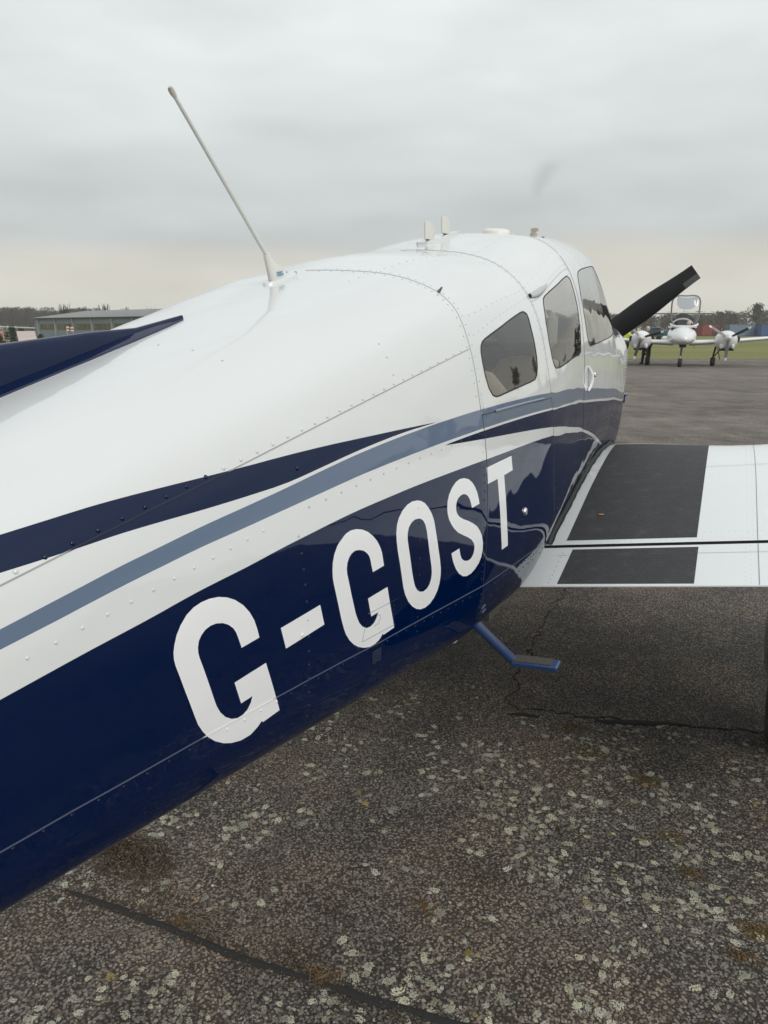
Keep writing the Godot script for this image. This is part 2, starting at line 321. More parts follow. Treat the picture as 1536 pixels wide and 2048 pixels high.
func mat(c: Color, rough := 0.6, metal := 0.0, coat := 0.0) -> StandardMaterial3D:
	var m := StandardMaterial3D.new()
	m.albedo_color = c
	m.roughness = rough
	m.metallic = metal
	if coat > 0.0:
		m.clearcoat_enabled = true
		m.clearcoat = coat
		m.clearcoat_roughness = 0.03
	return m

func vmat(rough := 0.8) -> StandardMaterial3D:
	var m := StandardMaterial3D.new()
	m.vertex_color_use_as_albedo = true
	m.roughness = rough
	return m

func glass(c: Color, rough := 0.02) -> StandardMaterial3D:
	var m := StandardMaterial3D.new()
	m.albedo_color = c
	m.roughness = rough
	m.transparency = BaseMaterial3D.TRANSPARENCY_ALPHA
	return m

func noise_tex(size: int, freq: float, ramp: Array, kind := FastNoiseLite.TYPE_SIMPLEX_SMOOTH, sd := 1, octaves := 4) -> NoiseTexture2D:
	var f := FastNoiseLite.new()
	f.noise_type = kind
	f.seed = sd
	f.frequency = freq
	f.fractal_octaves = octaves
	var t := NoiseTexture2D.new()
	t.width = size
	t.height = size
	t.seamless = true
	t.noise = f
	var g := Gradient.new()
	g.offsets = PackedFloat32Array(ramp.map(func(r): return r[0]))
	g.colors = PackedColorArray(ramp.map(func(r): return r[1]))
	t.color_ramp = g
	return t

func vec2s(a: Array) -> PackedVector2Array:
	var out := PackedVector2Array()
	for q in a:
		out.append(Vector2(q[0], q[1]))
	return out

# a place on the ground: metres to the right of the view's heading and metres ahead of the eye
func out_there(side: float, ahead: float, y := 0.0) -> Vector3:
	var a := deg_to_rad(YAW)
	return Vector3(EYE.x + cos(a) * side - sin(a) * ahead, y, EYE.z - sin(a) * side - cos(a) * ahead)

# ---------------------------------------------------------------- the scene
var pal := {}

func _ready() -> void:
	var cam := Camera3D.new()
	cam.name = "camera"
	cam.keep_aspect = Camera3D.KEEP_HEIGHT
	cam.fov = 68.64
	cam.near = 0.05
	cam.far = 3000.0
	cam.position = EYE
	cam.rotation_degrees = Vector3(-13.784, YAW, 0)
	add_child(cam)
	cam.current = true

	var env := Environment.new()
	env.background_mode = Environment.BG_SKY
	env.tonemap_mode = Environment.TONE_MAPPER_LINEAR
	env.tonemap_exposure = 1.05
	env.sdfgi_enabled = true
	env.ssao_enabled = true
	env.ssil_enabled = true
	env.fog_enabled = true
	env.fog_density = 0.0005
	env.fog_light_color = Color(0.80, 0.80, 0.78)
	var sky := Sky.new()
	var pan := PanoramaSkyMaterial.new()
	pan.panorama = overcast()
	sky.sky_material = pan
	env.sky = sky
	env.background_energy_multiplier = 1.0
	var we := WorldEnvironment.new()
	we.name = "world_environment"
	we.environment = env
	add_child(we)

	var sun := DirectionalLight3D.new()
	sun.name = "veiled_sun"
	sun.light_energy = 0.5
	sun.light_color = Color(1.0, 0.975, 0.94)
	sun.light_angular_distance = 26.0
	sun.shadow_enabled = true
	sun.rotation_degrees = Vector3(-33, 66, 0)
	add_child(sun)

	palette()
	ground()
	far_things()
	aircraft()
	twin()
	people()
	litter()

func palette() -> void:
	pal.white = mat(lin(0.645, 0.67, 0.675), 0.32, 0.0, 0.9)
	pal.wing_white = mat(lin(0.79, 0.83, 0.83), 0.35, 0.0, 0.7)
	pal.navy = mat(lin(0.0, 0.0072, 0.041), 0.5, 0.0, 0.8)
	pal.navy.metallic_specular = 0.0
	pal.blue_grey = mat(lin(0.085, 0.13, 0.215), 0.35, 0.0, 0.9)
	pal.letter = mat(lin(0.78, 0.80, 0.82), 0.42, 0.0, 0.35)
	pal.seam = mat(lin(0.30, 0.32, 0.35), 0.4)
	pal.gap = mat(lin(0.012, 0.012, 0.014), 0.7)
	pal.rubber = mat(lin(0.018, 0.018, 0.02), 0.75)
	pal.metal = mat(lin(0.62, 0.62, 0.60), 0.25, 1.0)
	pal.dull_metal = mat(lin(0.4, 0.4, 0.39), 0.45, 1.0)
	pal.black = mat(lin(0.012, 0.012, 0.013), 0.38)
	pal.cream = mat(lin(0.52, 0.48, 0.42), 0.8)
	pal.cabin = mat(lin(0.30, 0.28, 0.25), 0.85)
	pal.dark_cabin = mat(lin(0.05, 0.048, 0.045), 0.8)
	pal.tint = glass(Color(0.16, 0.15, 0.135, 0.34))
	pal.clear = glass(Color(0.9, 0.92, 0.92, 0.12))
	pal.bark = vmat(0.9)
	pal.skin = vmat(0.6)
	pal.seam_paint = vmat(0.35)

func overcast() -> ImageTexture:
	var w := 1024
	var h := 512
	var f := FastNoiseLite.new()
	f.noise_type = FastNoiseLite.TYPE_SIMPLEX_SMOOTH
	f.seed = 11
	f.frequency = 1.0
	f.fractal_octaves = 5
	var g := FastNoiseLite.new()
	g.noise_type = FastNoiseLite.TYPE_SIMPLEX_SMOOTH
	g.seed = 5
	g.frequency = 1.0
	g.fractal_octaves = 3
	var el := [-90.0, -0.5, 0.0, 1.5, 3.4, 4.6, 5.8, 7.5, 10.0, 13.0, 17.0, 22.0, 35.0, 60.0, 90.0]
	var cl := [Vector3(.17, .165, .15), Vector3(.2, .19, .17), Vector3(.66, .645, .585), Vector3(.69, .675, .61), Vector3(.665, .65, .58), Vector3(.62, .61, .56), Vector3(.54, .565, .56), Vector3(.545, .585, .585), Vector3(.60, .64, .64), Vector3(.665, .70, .70), Vector3(.725, .76, .76), Vector3(.76, .80, .81), Vector3(.77, .805, .82), Vector3(.79, .815, .83), Vector3(.82, .845, .86)]
	var data := PackedFloat32Array()
	data.resize(w * h * 3)
	var k := 0
	# a dark wisp hangs from the cloud base ahead of the aeroplane
	var wisp := (out_there(0.2, 1.0) - Vector3(EYE.x, 0, EYE.z)).normalized()
	var wisp_side := Vector3.UP.cross(wisp).normalized()
	for y in h:
		var e := 90.0 - 180.0 * (y + 0.5) / h
		for x in w:
			var az := TAU * (x + 0.5) / w
			var ce := cos(deg_to_rad(e))
			# a panorama starts straight ahead (-Z) and turns to the right
			var d := Vector3(sin(az) * ce, sin(deg_to_rad(e)), -cos(az) * ce)
			var s := Vector3.ZERO
			if e > -2.0:
				var q := Vector3(d.x, d.y * 3.6, d.z)
				var n1 := f.get_noise_3dv(q * 2.2)
				var n2 := g.get_noise_3dv(Vector3(d.x, d.y * 9.0, d.z) * 1.3)
				var bend := n1 * 1.8 + n2 * 2.2
				var ee := e + bend * clampf(e / 4.0, 0.0, 1.0)
				var j := 0
				while j < el.size() - 2 and ee > el[j + 1]:
					j += 1
				s = cl[j].lerp(cl[j + 1], clampf((ee - el[j]) / (el[j + 1] - el[j]), 0.0, 1.0))
				s *= 1.0 + n1 * 0.13 * clampf(e / 3.0, 0.2, 1.0)
				var n3 := f.get_noise_3dv(Vector3(d.x * 4.0, d.y * 17.0, d.z * 4.0) + Vector3(7, 3, 1))
				s *= 1.0 + n3 * 0.085
				# the wisp
				if e > 6.0 and e < 14.0:
					var across := rad_to_deg(atan2(d.dot(wisp_side), d.dot(wisp)))
					var down := (11.3 - e) / 2.7
					if down > 0.0 and down < 1.0 and absf(across) < 3.0:
						var mid := lerpf(-0.9, 0.75, sqrt(down)) + n3 * 0.3
						var wide := lerpf(1.0, 0.14, pow(down, 0.7))
						s *= 1.0 - 0.17 * exp(-pow((across - mid) / wide, 2.0)) * smoothstep(0.0, 0.2, down) * (1.0 - smoothstep(0.7, 1.0, down))
			else:
				s = cl[0].lerp(cl[1], clampf((e + 90.0) / 89.5, 0.0, 1.0))
			data[k] = s.x
			data[k + 1] = s.y
			data[k + 2] = s.z
			k += 3
	return ImageTexture.create_from_image(Image.create_from_data(w, h, false, Image.FORMAT_RGBF, data.to_byte_array()))

# ---------------------------------------------------------------- the light aircraft: its fuselage is a lofted surface S(z, t); t runs from the crown (0) to the keel (16)
const Z0 := 1.05
const DZ := 0.025
const NZ := 267
const DT := 0.125
const NT := 129
var zs := []
var slopes := []
var tab_p := PackedVector3Array()
var tab_n := PackedVector3Array()
var polys := {}
var plane: Node3D

func section(z: float) -> Array:
	var out := []
	if z >= -1.72:
		var i := 0 if z > 0.0 else 1
		var k: float = (z - zs[i + 1]) / (zs[i] - zs[i + 1])
		for j in 17:
			var a = STATIONS[i][1][j]
			var b = STATIONS[i + 1][1][j]
			out.append(Vector2(lerpf(b[0], a[0], k), lerpf(b[1], a[1], k)))
		return out
	var m := 2
	while m < zs.size() - 2 and z < zs[m + 1]:
		m += 1
	var h: float = zs[m] - zs[m + 1]
	var s := clampf((zs[m] - z) / h, 0.0, 1.0)
	for j in 17:
		var q := Vector2.ZERO
		for e in 2:
			var y0: float = STATIONS[m][1][j][e]
			var y1: float = STATIONS[m + 1][1][j][e]
			q[e] = (2 * s * s * s - 3 * s * s + 1) * y0 + (s * s * s - 2 * s * s + s) * h * slopes[m][j][e] + (-2 * s * s * s + 3 * s * s) * y1 + (s * s * s - s * s) * h * slopes[m + 1][j][e]
		out.append(q)
	return out

func make_table() -> void:
	for s in STATIONS:
		zs.append(s[0])
	slopes.resize(zs.size())
	for m in range(2, zs.size()):
		var row := []
		for j in 17:
			var q := Vector2.ZERO
			for e in 2:
				var nxt := 0.0
				var prv := 0.0
				if m < zs.size() - 1:
					nxt = (STATIONS[m + 1][1][j][e] - STATIONS[m][1][j][e]) / (zs[m] - zs[m + 1])
				if m > 2:
					prv = (STATIONS[m][1][j][e] - STATIONS[m - 1][1][j][e]) / (zs[m - 1] - zs[m])
				if m == 2:
					q[e] = nxt
				elif m == zs.size() - 1:
					q[e] = prv
				elif nxt * prv > 0.0:
					var h0: float = zs[m - 1] - zs[m]
					var h1: float = zs[m] - zs[m + 1]
					q[e] = (3.0 * h0 + 3.0 * h1) / ((2 * h1 + h0) / prv + (h1 + 2 * h0) / nxt)
			row.append(q)
		slopes[m] = row
	var wave := FastNoiseLite.new()
	wave.noise_type = FastNoiseLite.TYPE_SIMPLEX_SMOOTH
	wave.frequency = 1.0
	wave.seed = 3
	wave.fractal_octaves = 2
	var raw := PackedVector3Array()
	for a in NZ:
		var z := Z0 - a * DZ
		var p := section(z)
		p.push_front(Vector2(-p[1].x, p[1].y))
		p.append(Vector2(-p[16].x, p[16].y))
		for b in NT:
			var t := b * DT
			var i := mini(int(t), 15)
			var f := t - i
			var A: Vector2 = p[i]
			var B: Vector2 = p[i + 1]
			var C: Vector2 = p[i + 2]
			var D: Vector2 = p[i + 3]
			var q := 0.5 * (2.0 * B + (C - A) * f + (2.0 * A - 5.0 * B + 4.0 * C - D) * f * f + (3.0 * B - A - 3.0 * C + D) * f * f * f)
			raw.append(Vector3(q.x, q.y, z))
	var normal_of := func(P: PackedVector3Array, a: int, b: int) -> Vector3:
		var az: Vector3 = P[mini(a + 1, NZ - 1) * NT + b] - P[maxi(a - 1, 0) * NT + b]
		var at: Vector3 = P[a * NT + mini(b + 1, NT - 1)] - P[a * NT + maxi(b - 1, 0)]
		if b == 0:
			at = Vector3(1, 0, 0)
		if b == NT - 1:
			at = Vector3(-1, 0, 0)
		return at.cross(az).normalized() * -1.0
	tab_p = raw.duplicate()
	for a in NZ:
		for b in NT:
			var nr: Vector3 = normal_of.call(raw, a, b)
			var p := raw[a * NT + b]
			if nr.dot(p - Vector3(0, lerpf(raw[a * NT].y, raw[a * NT + NT - 1].y, 0.5), p.z)) < 0.0:
				nr = -nr
			# thin metal is never quite flat between its frames
			var wv := wave.get_noise_3d(p.x * 3.0, p.y * 6.5, p.z * 4.5) * 0.0011 + wave.get_noise_3d(p.x * 9.0 + 5.0, p.y * 15.0, p.z * 12.0) * 0.0003
			if b > 0 and b < NT - 1:
				tab_p[a * NT + b] = p + nr * wv
	tab_n.resize(NZ * NT)
	for a in NZ:
		for b in NT:
			var nr: Vector3 = normal_of.call(tab_p, a, b)
			var p := raw[a * NT + b]
			if nr.dot(p - Vector3(0, lerpf(raw[a * NT].y, raw[a * NT + NT - 1].y, 0.5), p.z)) < 0.0:
				nr = -nr
			tab_n[a * NT + b] = nr

func surf(z: float, t: float, side := 1.0) -> Array:
	var u := clampf((Z0 - z) / DZ, 0.0, NZ - 1.001)
	var w := clampf(t / DT, 0.0, NT - 1.001)
	var a := int(u)
	var b := int(w)
	var fu := u - a
	var fw := w - b
	var k := a * NT + b
	var p := tab_p[k].lerp(tab_p[k + 1], fw).lerp(tab_p[k + NT].lerp(tab_p[k + NT + 1], fw), fu)
	var q := tab_n[k].lerp(tab_n[k + 1], fw).lerp(tab_n[k + NT].lerp(tab_n[k + NT + 1], fw), fu).normalized()
	p.x *= side
	q.x *= side
	if side < 0.0:
		p.y += p.x * 0.035   # the far shoulder hangs a little lower: the aeroplane leans on its legs
	return [p, q]

func lay(m: M, q: PackedVector2Array, side: float, lift := 0.0) -> void:
	var ids := []
	for e in q:
		var s := surf(e.x, e.y, side)
		ids.append(m.pt(s[0] + s[1] * lift, s[1]))
	if q.size() == 3:
		m.tri(ids[0], ids[1], ids[2])
	elif q.size() == 4:
		m.quad(ids[0], ids[1], ids[2], ids[3])
	else:
		var tr := Geometry2D.triangulate_polygon(q)
		for k in range(0, tr.size(), 3):
			m.tri(ids[tr[k]], ids[tr[k + 1]], ids[tr[k + 2]])

# the skin is cut along the outlines of paint, letters and windows: each patch is its own piece of the surface
func cut_skin(side: float, regions: Array, skin: M) -> void:
	var boxes := []
	for r in regions:
		var b := Rect2(r[0][0], Vector2.ZERO)
		for p in r[0]:
			b = b.expand(p)
		boxes.append(b)
	for a in NZ - 1:
		var z := Z0 - a * DZ
		for b in NT - 1:
			var t := b * DT
			var cell := PackedVector2Array([Vector2(z, t), Vector2(z, t + DT), Vector2(z - DZ, t + DT), Vector2(z - DZ, t)])
			var here := Rect2(z - DZ, t, DZ, DT)
			var rest: Array = [cell]
			for k in regions.size():
				if rest.is_empty():
					break
				if not boxes[k].intersects(here):
					continue
				var left := []
				for piece in rest:
					var inside := Geometry2D.intersect_polygons(piece, regions[k][0])
					if inside.is_empty():
						left.append(piece)
						continue
					for q in inside:
						lay(regions[k][1], q, side)
					for q in Geometry2D.clip_polygons(piece, regions[k][0]):
						left.append(q)
				rest = left
			for q in rest:
				lay(skin, q, side)

func path_points(line: Array, step := 0.012) -> Array:
	var out := []
	for k in line.size() - 1:
		var a := Vector2(line[k][0], line[k][1])
		var b := Vector2(line[k + 1][0], line[k + 1][1])
		var d: float = (surf(a.x, a.y)[0] - surf(b.x, b.y)[0]).length()
		var n := maxi(1, int(ceil(d / step)))
		for j in n:
			out.append(a.lerp(b, float(j) / n))
	out.append(Vector2(line[-1][0], line[-1][1]))
	return out

# a narrow raised strip along a line on the skin
func strip(m: M, line: Array, wide: float, lift: float, side := 1.0, closed := false, painted := 0) -> void:
	var pts := path_points(line)
	var rows := []
	for k in pts.size():
		var s := surf(pts[k].x, pts[k].y, side)
		var s0 := surf(pts[maxi(k - 1, 0)].x, pts[maxi(k - 1, 0)].y, side)
		var s1 := surf(pts[mini(k + 1, pts.size() - 1)].x, pts[mini(k + 1, pts.size() - 1)].y, side)
		if closed and k == 0:
			s0 = surf(pts[-2].x, pts[-2].y, side)
		if closed and k == pts.size() - 1:
			s1 = surf(pts[1].x, pts[1].y, side)
		var along: Vector3 = s1[0] - s0[0]
		var nr: Vector3 = s[1]
		var out := along.cross(nr).normalized()
		var row := []
		if painted:
			m.col = seam_tone(paint_at(pts[k].x, pts[k].y), painted)
		for e in [[-0.5, -0.0006], [-0.38, 1.0], [0.38, 1.0], [0.5, -0.0006]]:
			var hh: float = lift if e[1] == 1.0 else e[1]
			row.append(m.pt(s[0] + out * wide * e[0] + nr * hh, (nr + out * e[0] * 0.9).normalized()))
		rows.append(row)
	for k in rows.size() - 1:
		for e in 3:
			m.quad(rows[k][e], rows[k][e + 1], rows[k + 1][e + 1], rows[k + 1][e])

# a lap joint shows as shade on white paint, as a bright edge on the lower navy, and is painted over by the letters
func seam_tone(c: Color, kind: int) -> Color:
	if kind == 3:
		return Color(0.002, 0.007, 0.022) if c.b < 0.1 else Color(0.30, 0.31, 0.33)
	if c.b < 0.1:
		return Color(0.010, 0.014, 0.034) if kind == 1 else Color(0.075, 0.09, 0.14)
	if c.b > 0.76:
		return Color(0.74, 0.76, 0.78)
	return c * 0.52

func paint_at(z: float, t: float) -> Color:
	var p := Vector2(z, t)
	for k in ["G1", "dash", "G2", "S", "T"]:
		if Geometry2D.is_point_in_polygon(p, polys[k]):
			return Color(0.72, 0.745, 0.77)
	if Geometry2D.is_point_in_polygon(p, polys.O_out) and not Geometry2D.is_point_in_polygon(p, polys.O_in):
		return Color(0.72, 0.745, 0.77)
	for k in ["navy_stripe", "navy_wedge", "navy_belly"]:
		if Geometry2D.is_point_in_polygon(p, polys[k]):
			return Color(0.006, 0.013, 0.045)
	if Geometry2D.is_point_in_polygon(p, polys.grey_stripe):
		return Color(0.085, 0.13, 0.215)
	return Color(0.62, 0.645, 0.65)

func rivet_mesh() -> ArrayMesh:
	var m := M.new()
	var rows := []
	for j in 4:
		var th := PI * 0.5 * j / 3.0
		var row := []
		for s in 9:
			var a := TAU * s / 9.0
			row.append(m.pt(Vector3(sin(th) * cos(a), cos(th) * 0.56 - 0.02, sin(th) * sin(a)), Vector3(sin(th) * cos(a) * 0.6, cos(th), sin(th) * sin(a) * 0.6).normalized()))
		rows.append(row)
	for j in 3:
		for s in 9:
			m.quad(rows[j][s], rows[j][(s + 1) % 9], rows[j + 1][(s + 1) % 9], rows[j + 1][s])
	return m.mesh(vmat(0.35))

func on_skin(z: float, t: float, size: float, side := 1.0) -> Transform3D:
	var s := surf(z, t, side)
	var up: Vector3 = s[1]
	var x := up.cross(Vector3.FORWARD).normalized()
	var b := Basis(x, up, x.cross(up))
	return Transform3D(b.scaled_local(Vector3.ONE * size), s[0])

func aircraft() -> void:
	make_table()
	for k in OUTLINES:
		polys[k] = vec2s(OUTLINES[k])
	polys.windscreen = vec2s([[-3.93, -0.1], [-3.95, 3.0], [-3.98, 4.6], [-4.2, 5.7], [-4.5, 6.5], [-4.62, 6.3], [-4.68, 5.0], [-4.70, 3.0], [-4.72, -0.1]])
	plane = thing("light_aircraft", "low-winged single-engine aeroplane in white and navy, lettered G-GOST", "airplane")

	var skin := M.new()
	var parts := {}
	for k in ["window_rear", "window_middle", "window_door", "windscreen", "G1", "dash", "G2", "O_out", "S", "T", "navy_stripe", "grey_stripe", "navy_wedge", "navy_belly"]:
		parts[k] = M.new()
	for side in [1.0, -1.0]:
		var order := []
		var wins := {}
		for k in ["window_rear", "window_middle", "window_door", "windscreen"]:
			wins[k] = parts[k] if k == "windscreen" else M.new()
			order.append([polys[k], wins[k]])
		if side > 0.0:
			order.append([polys.O_in, parts.navy_belly])
			for k in ["G1", "dash", "G2", "O_out", "S", "T"]:
				order.append([polys[k], parts[k]])
		for k in ["navy_stripe", "grey_stripe", "navy_wedge", "navy_belly"]:
			order.append([polys[k], parts[k]])
		cut_skin(side, order, skin)
		for k in ["window_rear", "window_middle", "window_door"]:
			var pane := obj("window", wins[k], pal.tint, plane)
			var seal := M.new()
			var ring: Array = OUTLINES[k].duplicate()
			ring.append(ring[0])
			strip(seal, ring, 0.0045, 0.0012, side, true)
			obj("seal", seal, pal.rubber, pane)
	obj("fuselage_skin", skin, pal.white, plane)
	obj("windscreen", parts.windscreen, pal.clear, plane)
	obj("navy_stripe", parts.navy_stripe, pal.navy, plane)
	obj("grey_stripe", parts.grey_stripe, pal.blue_grey, plane)
	obj("navy_stripe", parts.navy_wedge, pal.navy, plane)
	obj("navy_belly", parts.navy_belly, pal.navy, plane)
	for k in ["G1", "dash", "G2", "O_out", "S", "T"]:
		obj("hyphen" if k == "dash" else "letter", parts[k], pal.letter, plane)

	seams()
	rivets()
	fittings()
	tail()
	wings()
	nose()
	cabin()

func seams() -> void:
	var white_lines := [
		[[0.9, 5.3], [0.0, 5.66], [-0.543, 5.836], [-0.925, 5.935], [-1.226, 5.955], [-1.722, 5.996]],   # upper lap
		[[-1.727, 0.0], [-1.727, 7.35]], [[-2.345, 0.0], [-2.345, 7.62]],
		[[-2.345, 4.95], [-2.62, 5.0], [-2.95, 5.24]],
		[[-2.965, 2.0], [-2.965, 4.4]],
	]
	for s in white_lines:
		var m := M.new()
		strip(m, s, 0.0026, 0.0009, 1.0, false, 1)
		obj("panel_seam", m, pal.seam_paint, plane)
	var navy_lines := [
		[[0.9, 10.4], [0.0, 10.6], [-0.48, 10.833], [-0.791, 10.99], [-1.253, 11.24], [-1.726, 11.361]],
		[[-1.726, 11.361], [-2.0, 11.55], [-2.29, 11.73]],
	]
	for s in navy_lines:
		var m := M.new()
		strip(m, s, 0.0022, 0.0008, 1.0, false, 2)
		obj("panel_seam", m, pal.seam_paint, plane)
	# baggage door and cabin door: narrow dark gaps
	for s in [[[-1.733, 7.42], [-1.735, 9.0], [-1.733, 11.36]], [[-1.727, 7.42], [-1.818, 7.47], [-2.345, 7.74]], [[-2.345, 7.74], [-2.352, 9.0], [-2.36, 10.95], [-2.36, 11.7]], [[-1.733, 11.36], [-1.74, 12.4]]]:
		var m := M.new()
		strip(m, s, 0.0032, 0.0005)
		obj("door_gap", m, mat(lin(0.02, 0.024, 0.036), 0.5), plane)
	for s in [[[-2.965, 4.5], [-2.955, 5.5], [-2.95, 7.0], [-2.95, 8.3], [-2.945, 9.5], [-2.96, 10.9]], [[-4.74, 4.0], [-4.75, 7.0], [-4.75, 11.0]]]:
		var m := M.new()
		strip(m, s, 0.0048, 0.0006)
		obj("door_gap", m, pal.gap, plane)
	# the baggage door's hinge is a rod along its top
	var hinge := M.new()
	var hp := []
	for k in 9:
		var s := surf(lerpf(-1.818, -2.25, k / 8.0), lerpf(7.46, 7.655, k / 8.0))
		hp.append(s[0] + s[1] * 0.002)
	hinge.tube(hp, [0.0036], 8)
	obj("door_hinge", hinge, pal.blue_grey, plane)

func rivets() -> void:
	var dome := rivet_mesh()
	var big := []
	# large round heads along the upper lap: each one stands out
	for k in 33:
		var z := -0.49 - k * 0.0372
		var t := 5.715 + (z + 0.56) / -0.41 * 0.117 - maxf(0.0, -z - 0.97) * 0.13
		big.append([z, t, 0.0036])
	for k in 12:
		big.append([-0.547 - k * 0.0362, 7.27 + k * 0.005, 0.0026])
	for k in 34:
		var z := -0.42 - k * 0.0374
		big.append([z, 10.95 + (z + 0.495) / -0.31 * 0.19 - maxf(0.0, -z - 0.8) * 0.23, 0.0028])
	for q in [[-1.05, 6.55, 0.0045], [-1.01, 9.86, 0.0042]]:
		big.append(q)
	var shades := {}
	for q in big:
		var o := MeshInstance3D.new()
		o.name = "rivet"
		var col := paint_at(q[0], q[1])
		if not shades.has(col):
			var one: ArrayMesh = dome.duplicate()
			one.surface_set_material(0, pal.navy if col.b < 0.1 else mat(col.linear_to_srgb(), 0.32, 0.0, 0.6))
			shades[col] = one
		o.mesh = shades[col]
		o.transform = on_skin(q[0], q[1], q[2])
		plane.add_child(o, true)
	var where := []
	var tint := []
	var row := func(a: Array, b: Array, n: int, size := 0.0021) -> void:
		for k in n:
			var f := k / maxf(n - 1.0, 1.0)
			var z: float = lerpf(a[0], b[0], f)
			var t: float = lerpf(a[1], b[1], f)
			where.append(on_skin(z, t, size))
			var pc := paint_at(z, t)
			tint.append(pc * 0.78 if pc.r > 0.4 else pc)
	# rings round the frames
	for z in [-1.712, -1.745, -2.33, -2.362]:
		row.call([z, 0.4], [z, 7.3], 26, 0.0024)
	row.call([-1.715, 7.6], [-1.72, 12.3], 26, 0.0024)
	row.call([-2.375, 7.9], [-2.38, 12.2], 26, 0.0024)
	row.call([-1.022, 7.75], [-1.03, 12.2], 13, 0.0028)
	row.call([-1.40, 8.6], [-1.40, 11.9], 10, 0.0022)
	row.call([-1.06, 0.9], [-1.06, 2.6], 3, 0.0024)
	row.call([-1.39, 4.7], [-1.39, 5.7], 3, 0.0024)
	row.call([-1.773, 5.68], [-2.326, 4.70], 15)
	row.call([-1.79, 5.1], [-2.33, 4.35], 12)
	row.call([-2.40, 4.70], [-2.94, 5.0], 26, 0.0019)
	row.call([-2.42, 4.2], [-2.94, 4.2], 8, 0.0019)
	row.call([-1.74, 7.33], [-2.34, 7.62], 17)
	row.call([-2.37, 7.6], [-2.93, 8.55], 20, 0.0019)
	row.call([-1.76, 7.8], [-2.33, 8.05], 6, 0.0018)
	row.call([-1.76, 11.55], [-2.27, 11.9], 16, 0.0024)
	row.call([-1.80, 11.85], [-2.26, 12.1], 9, 0.0024)
	row.call([-2.02, 10.35], [-2.05, 11.3], 6, 0.0024)
	row.call([-1.62, 1.6], [-2.3, 1.9], 17, 0.0021)
	row.call([-2.4, 2.0], [-2.9, 2.0], 12, 0.0021)
	row.call([-2.96, 0.6], [-2.96, 4.3], 18, 0.0022)
	row.call([-2.99, 0.6], [-2.99, 4.3], 18, 0.0022)
	row.call([-1.06, 7.35], [-1.70, 7.75], 15, 0.0026)
	row.call([-3.0, 8.9], [-4.7, 9.1], 40, 0.0019)
	for z in [-4.60, -4.64, -4.70, -4.73]:
		row.call([z, 6.6], [z, 11.0], 24, 0.0026)
	row.call([-1.245, 10.62], [-1.25, 10.95], 4, 0.0016)
	row.call([-1.3, 10.35], [-1.3, 10.9], 6, 0.0016)
	var rs := many("small_rivets", dome, where, tint, plane)
	rs.set_meta("kind", "stuff")

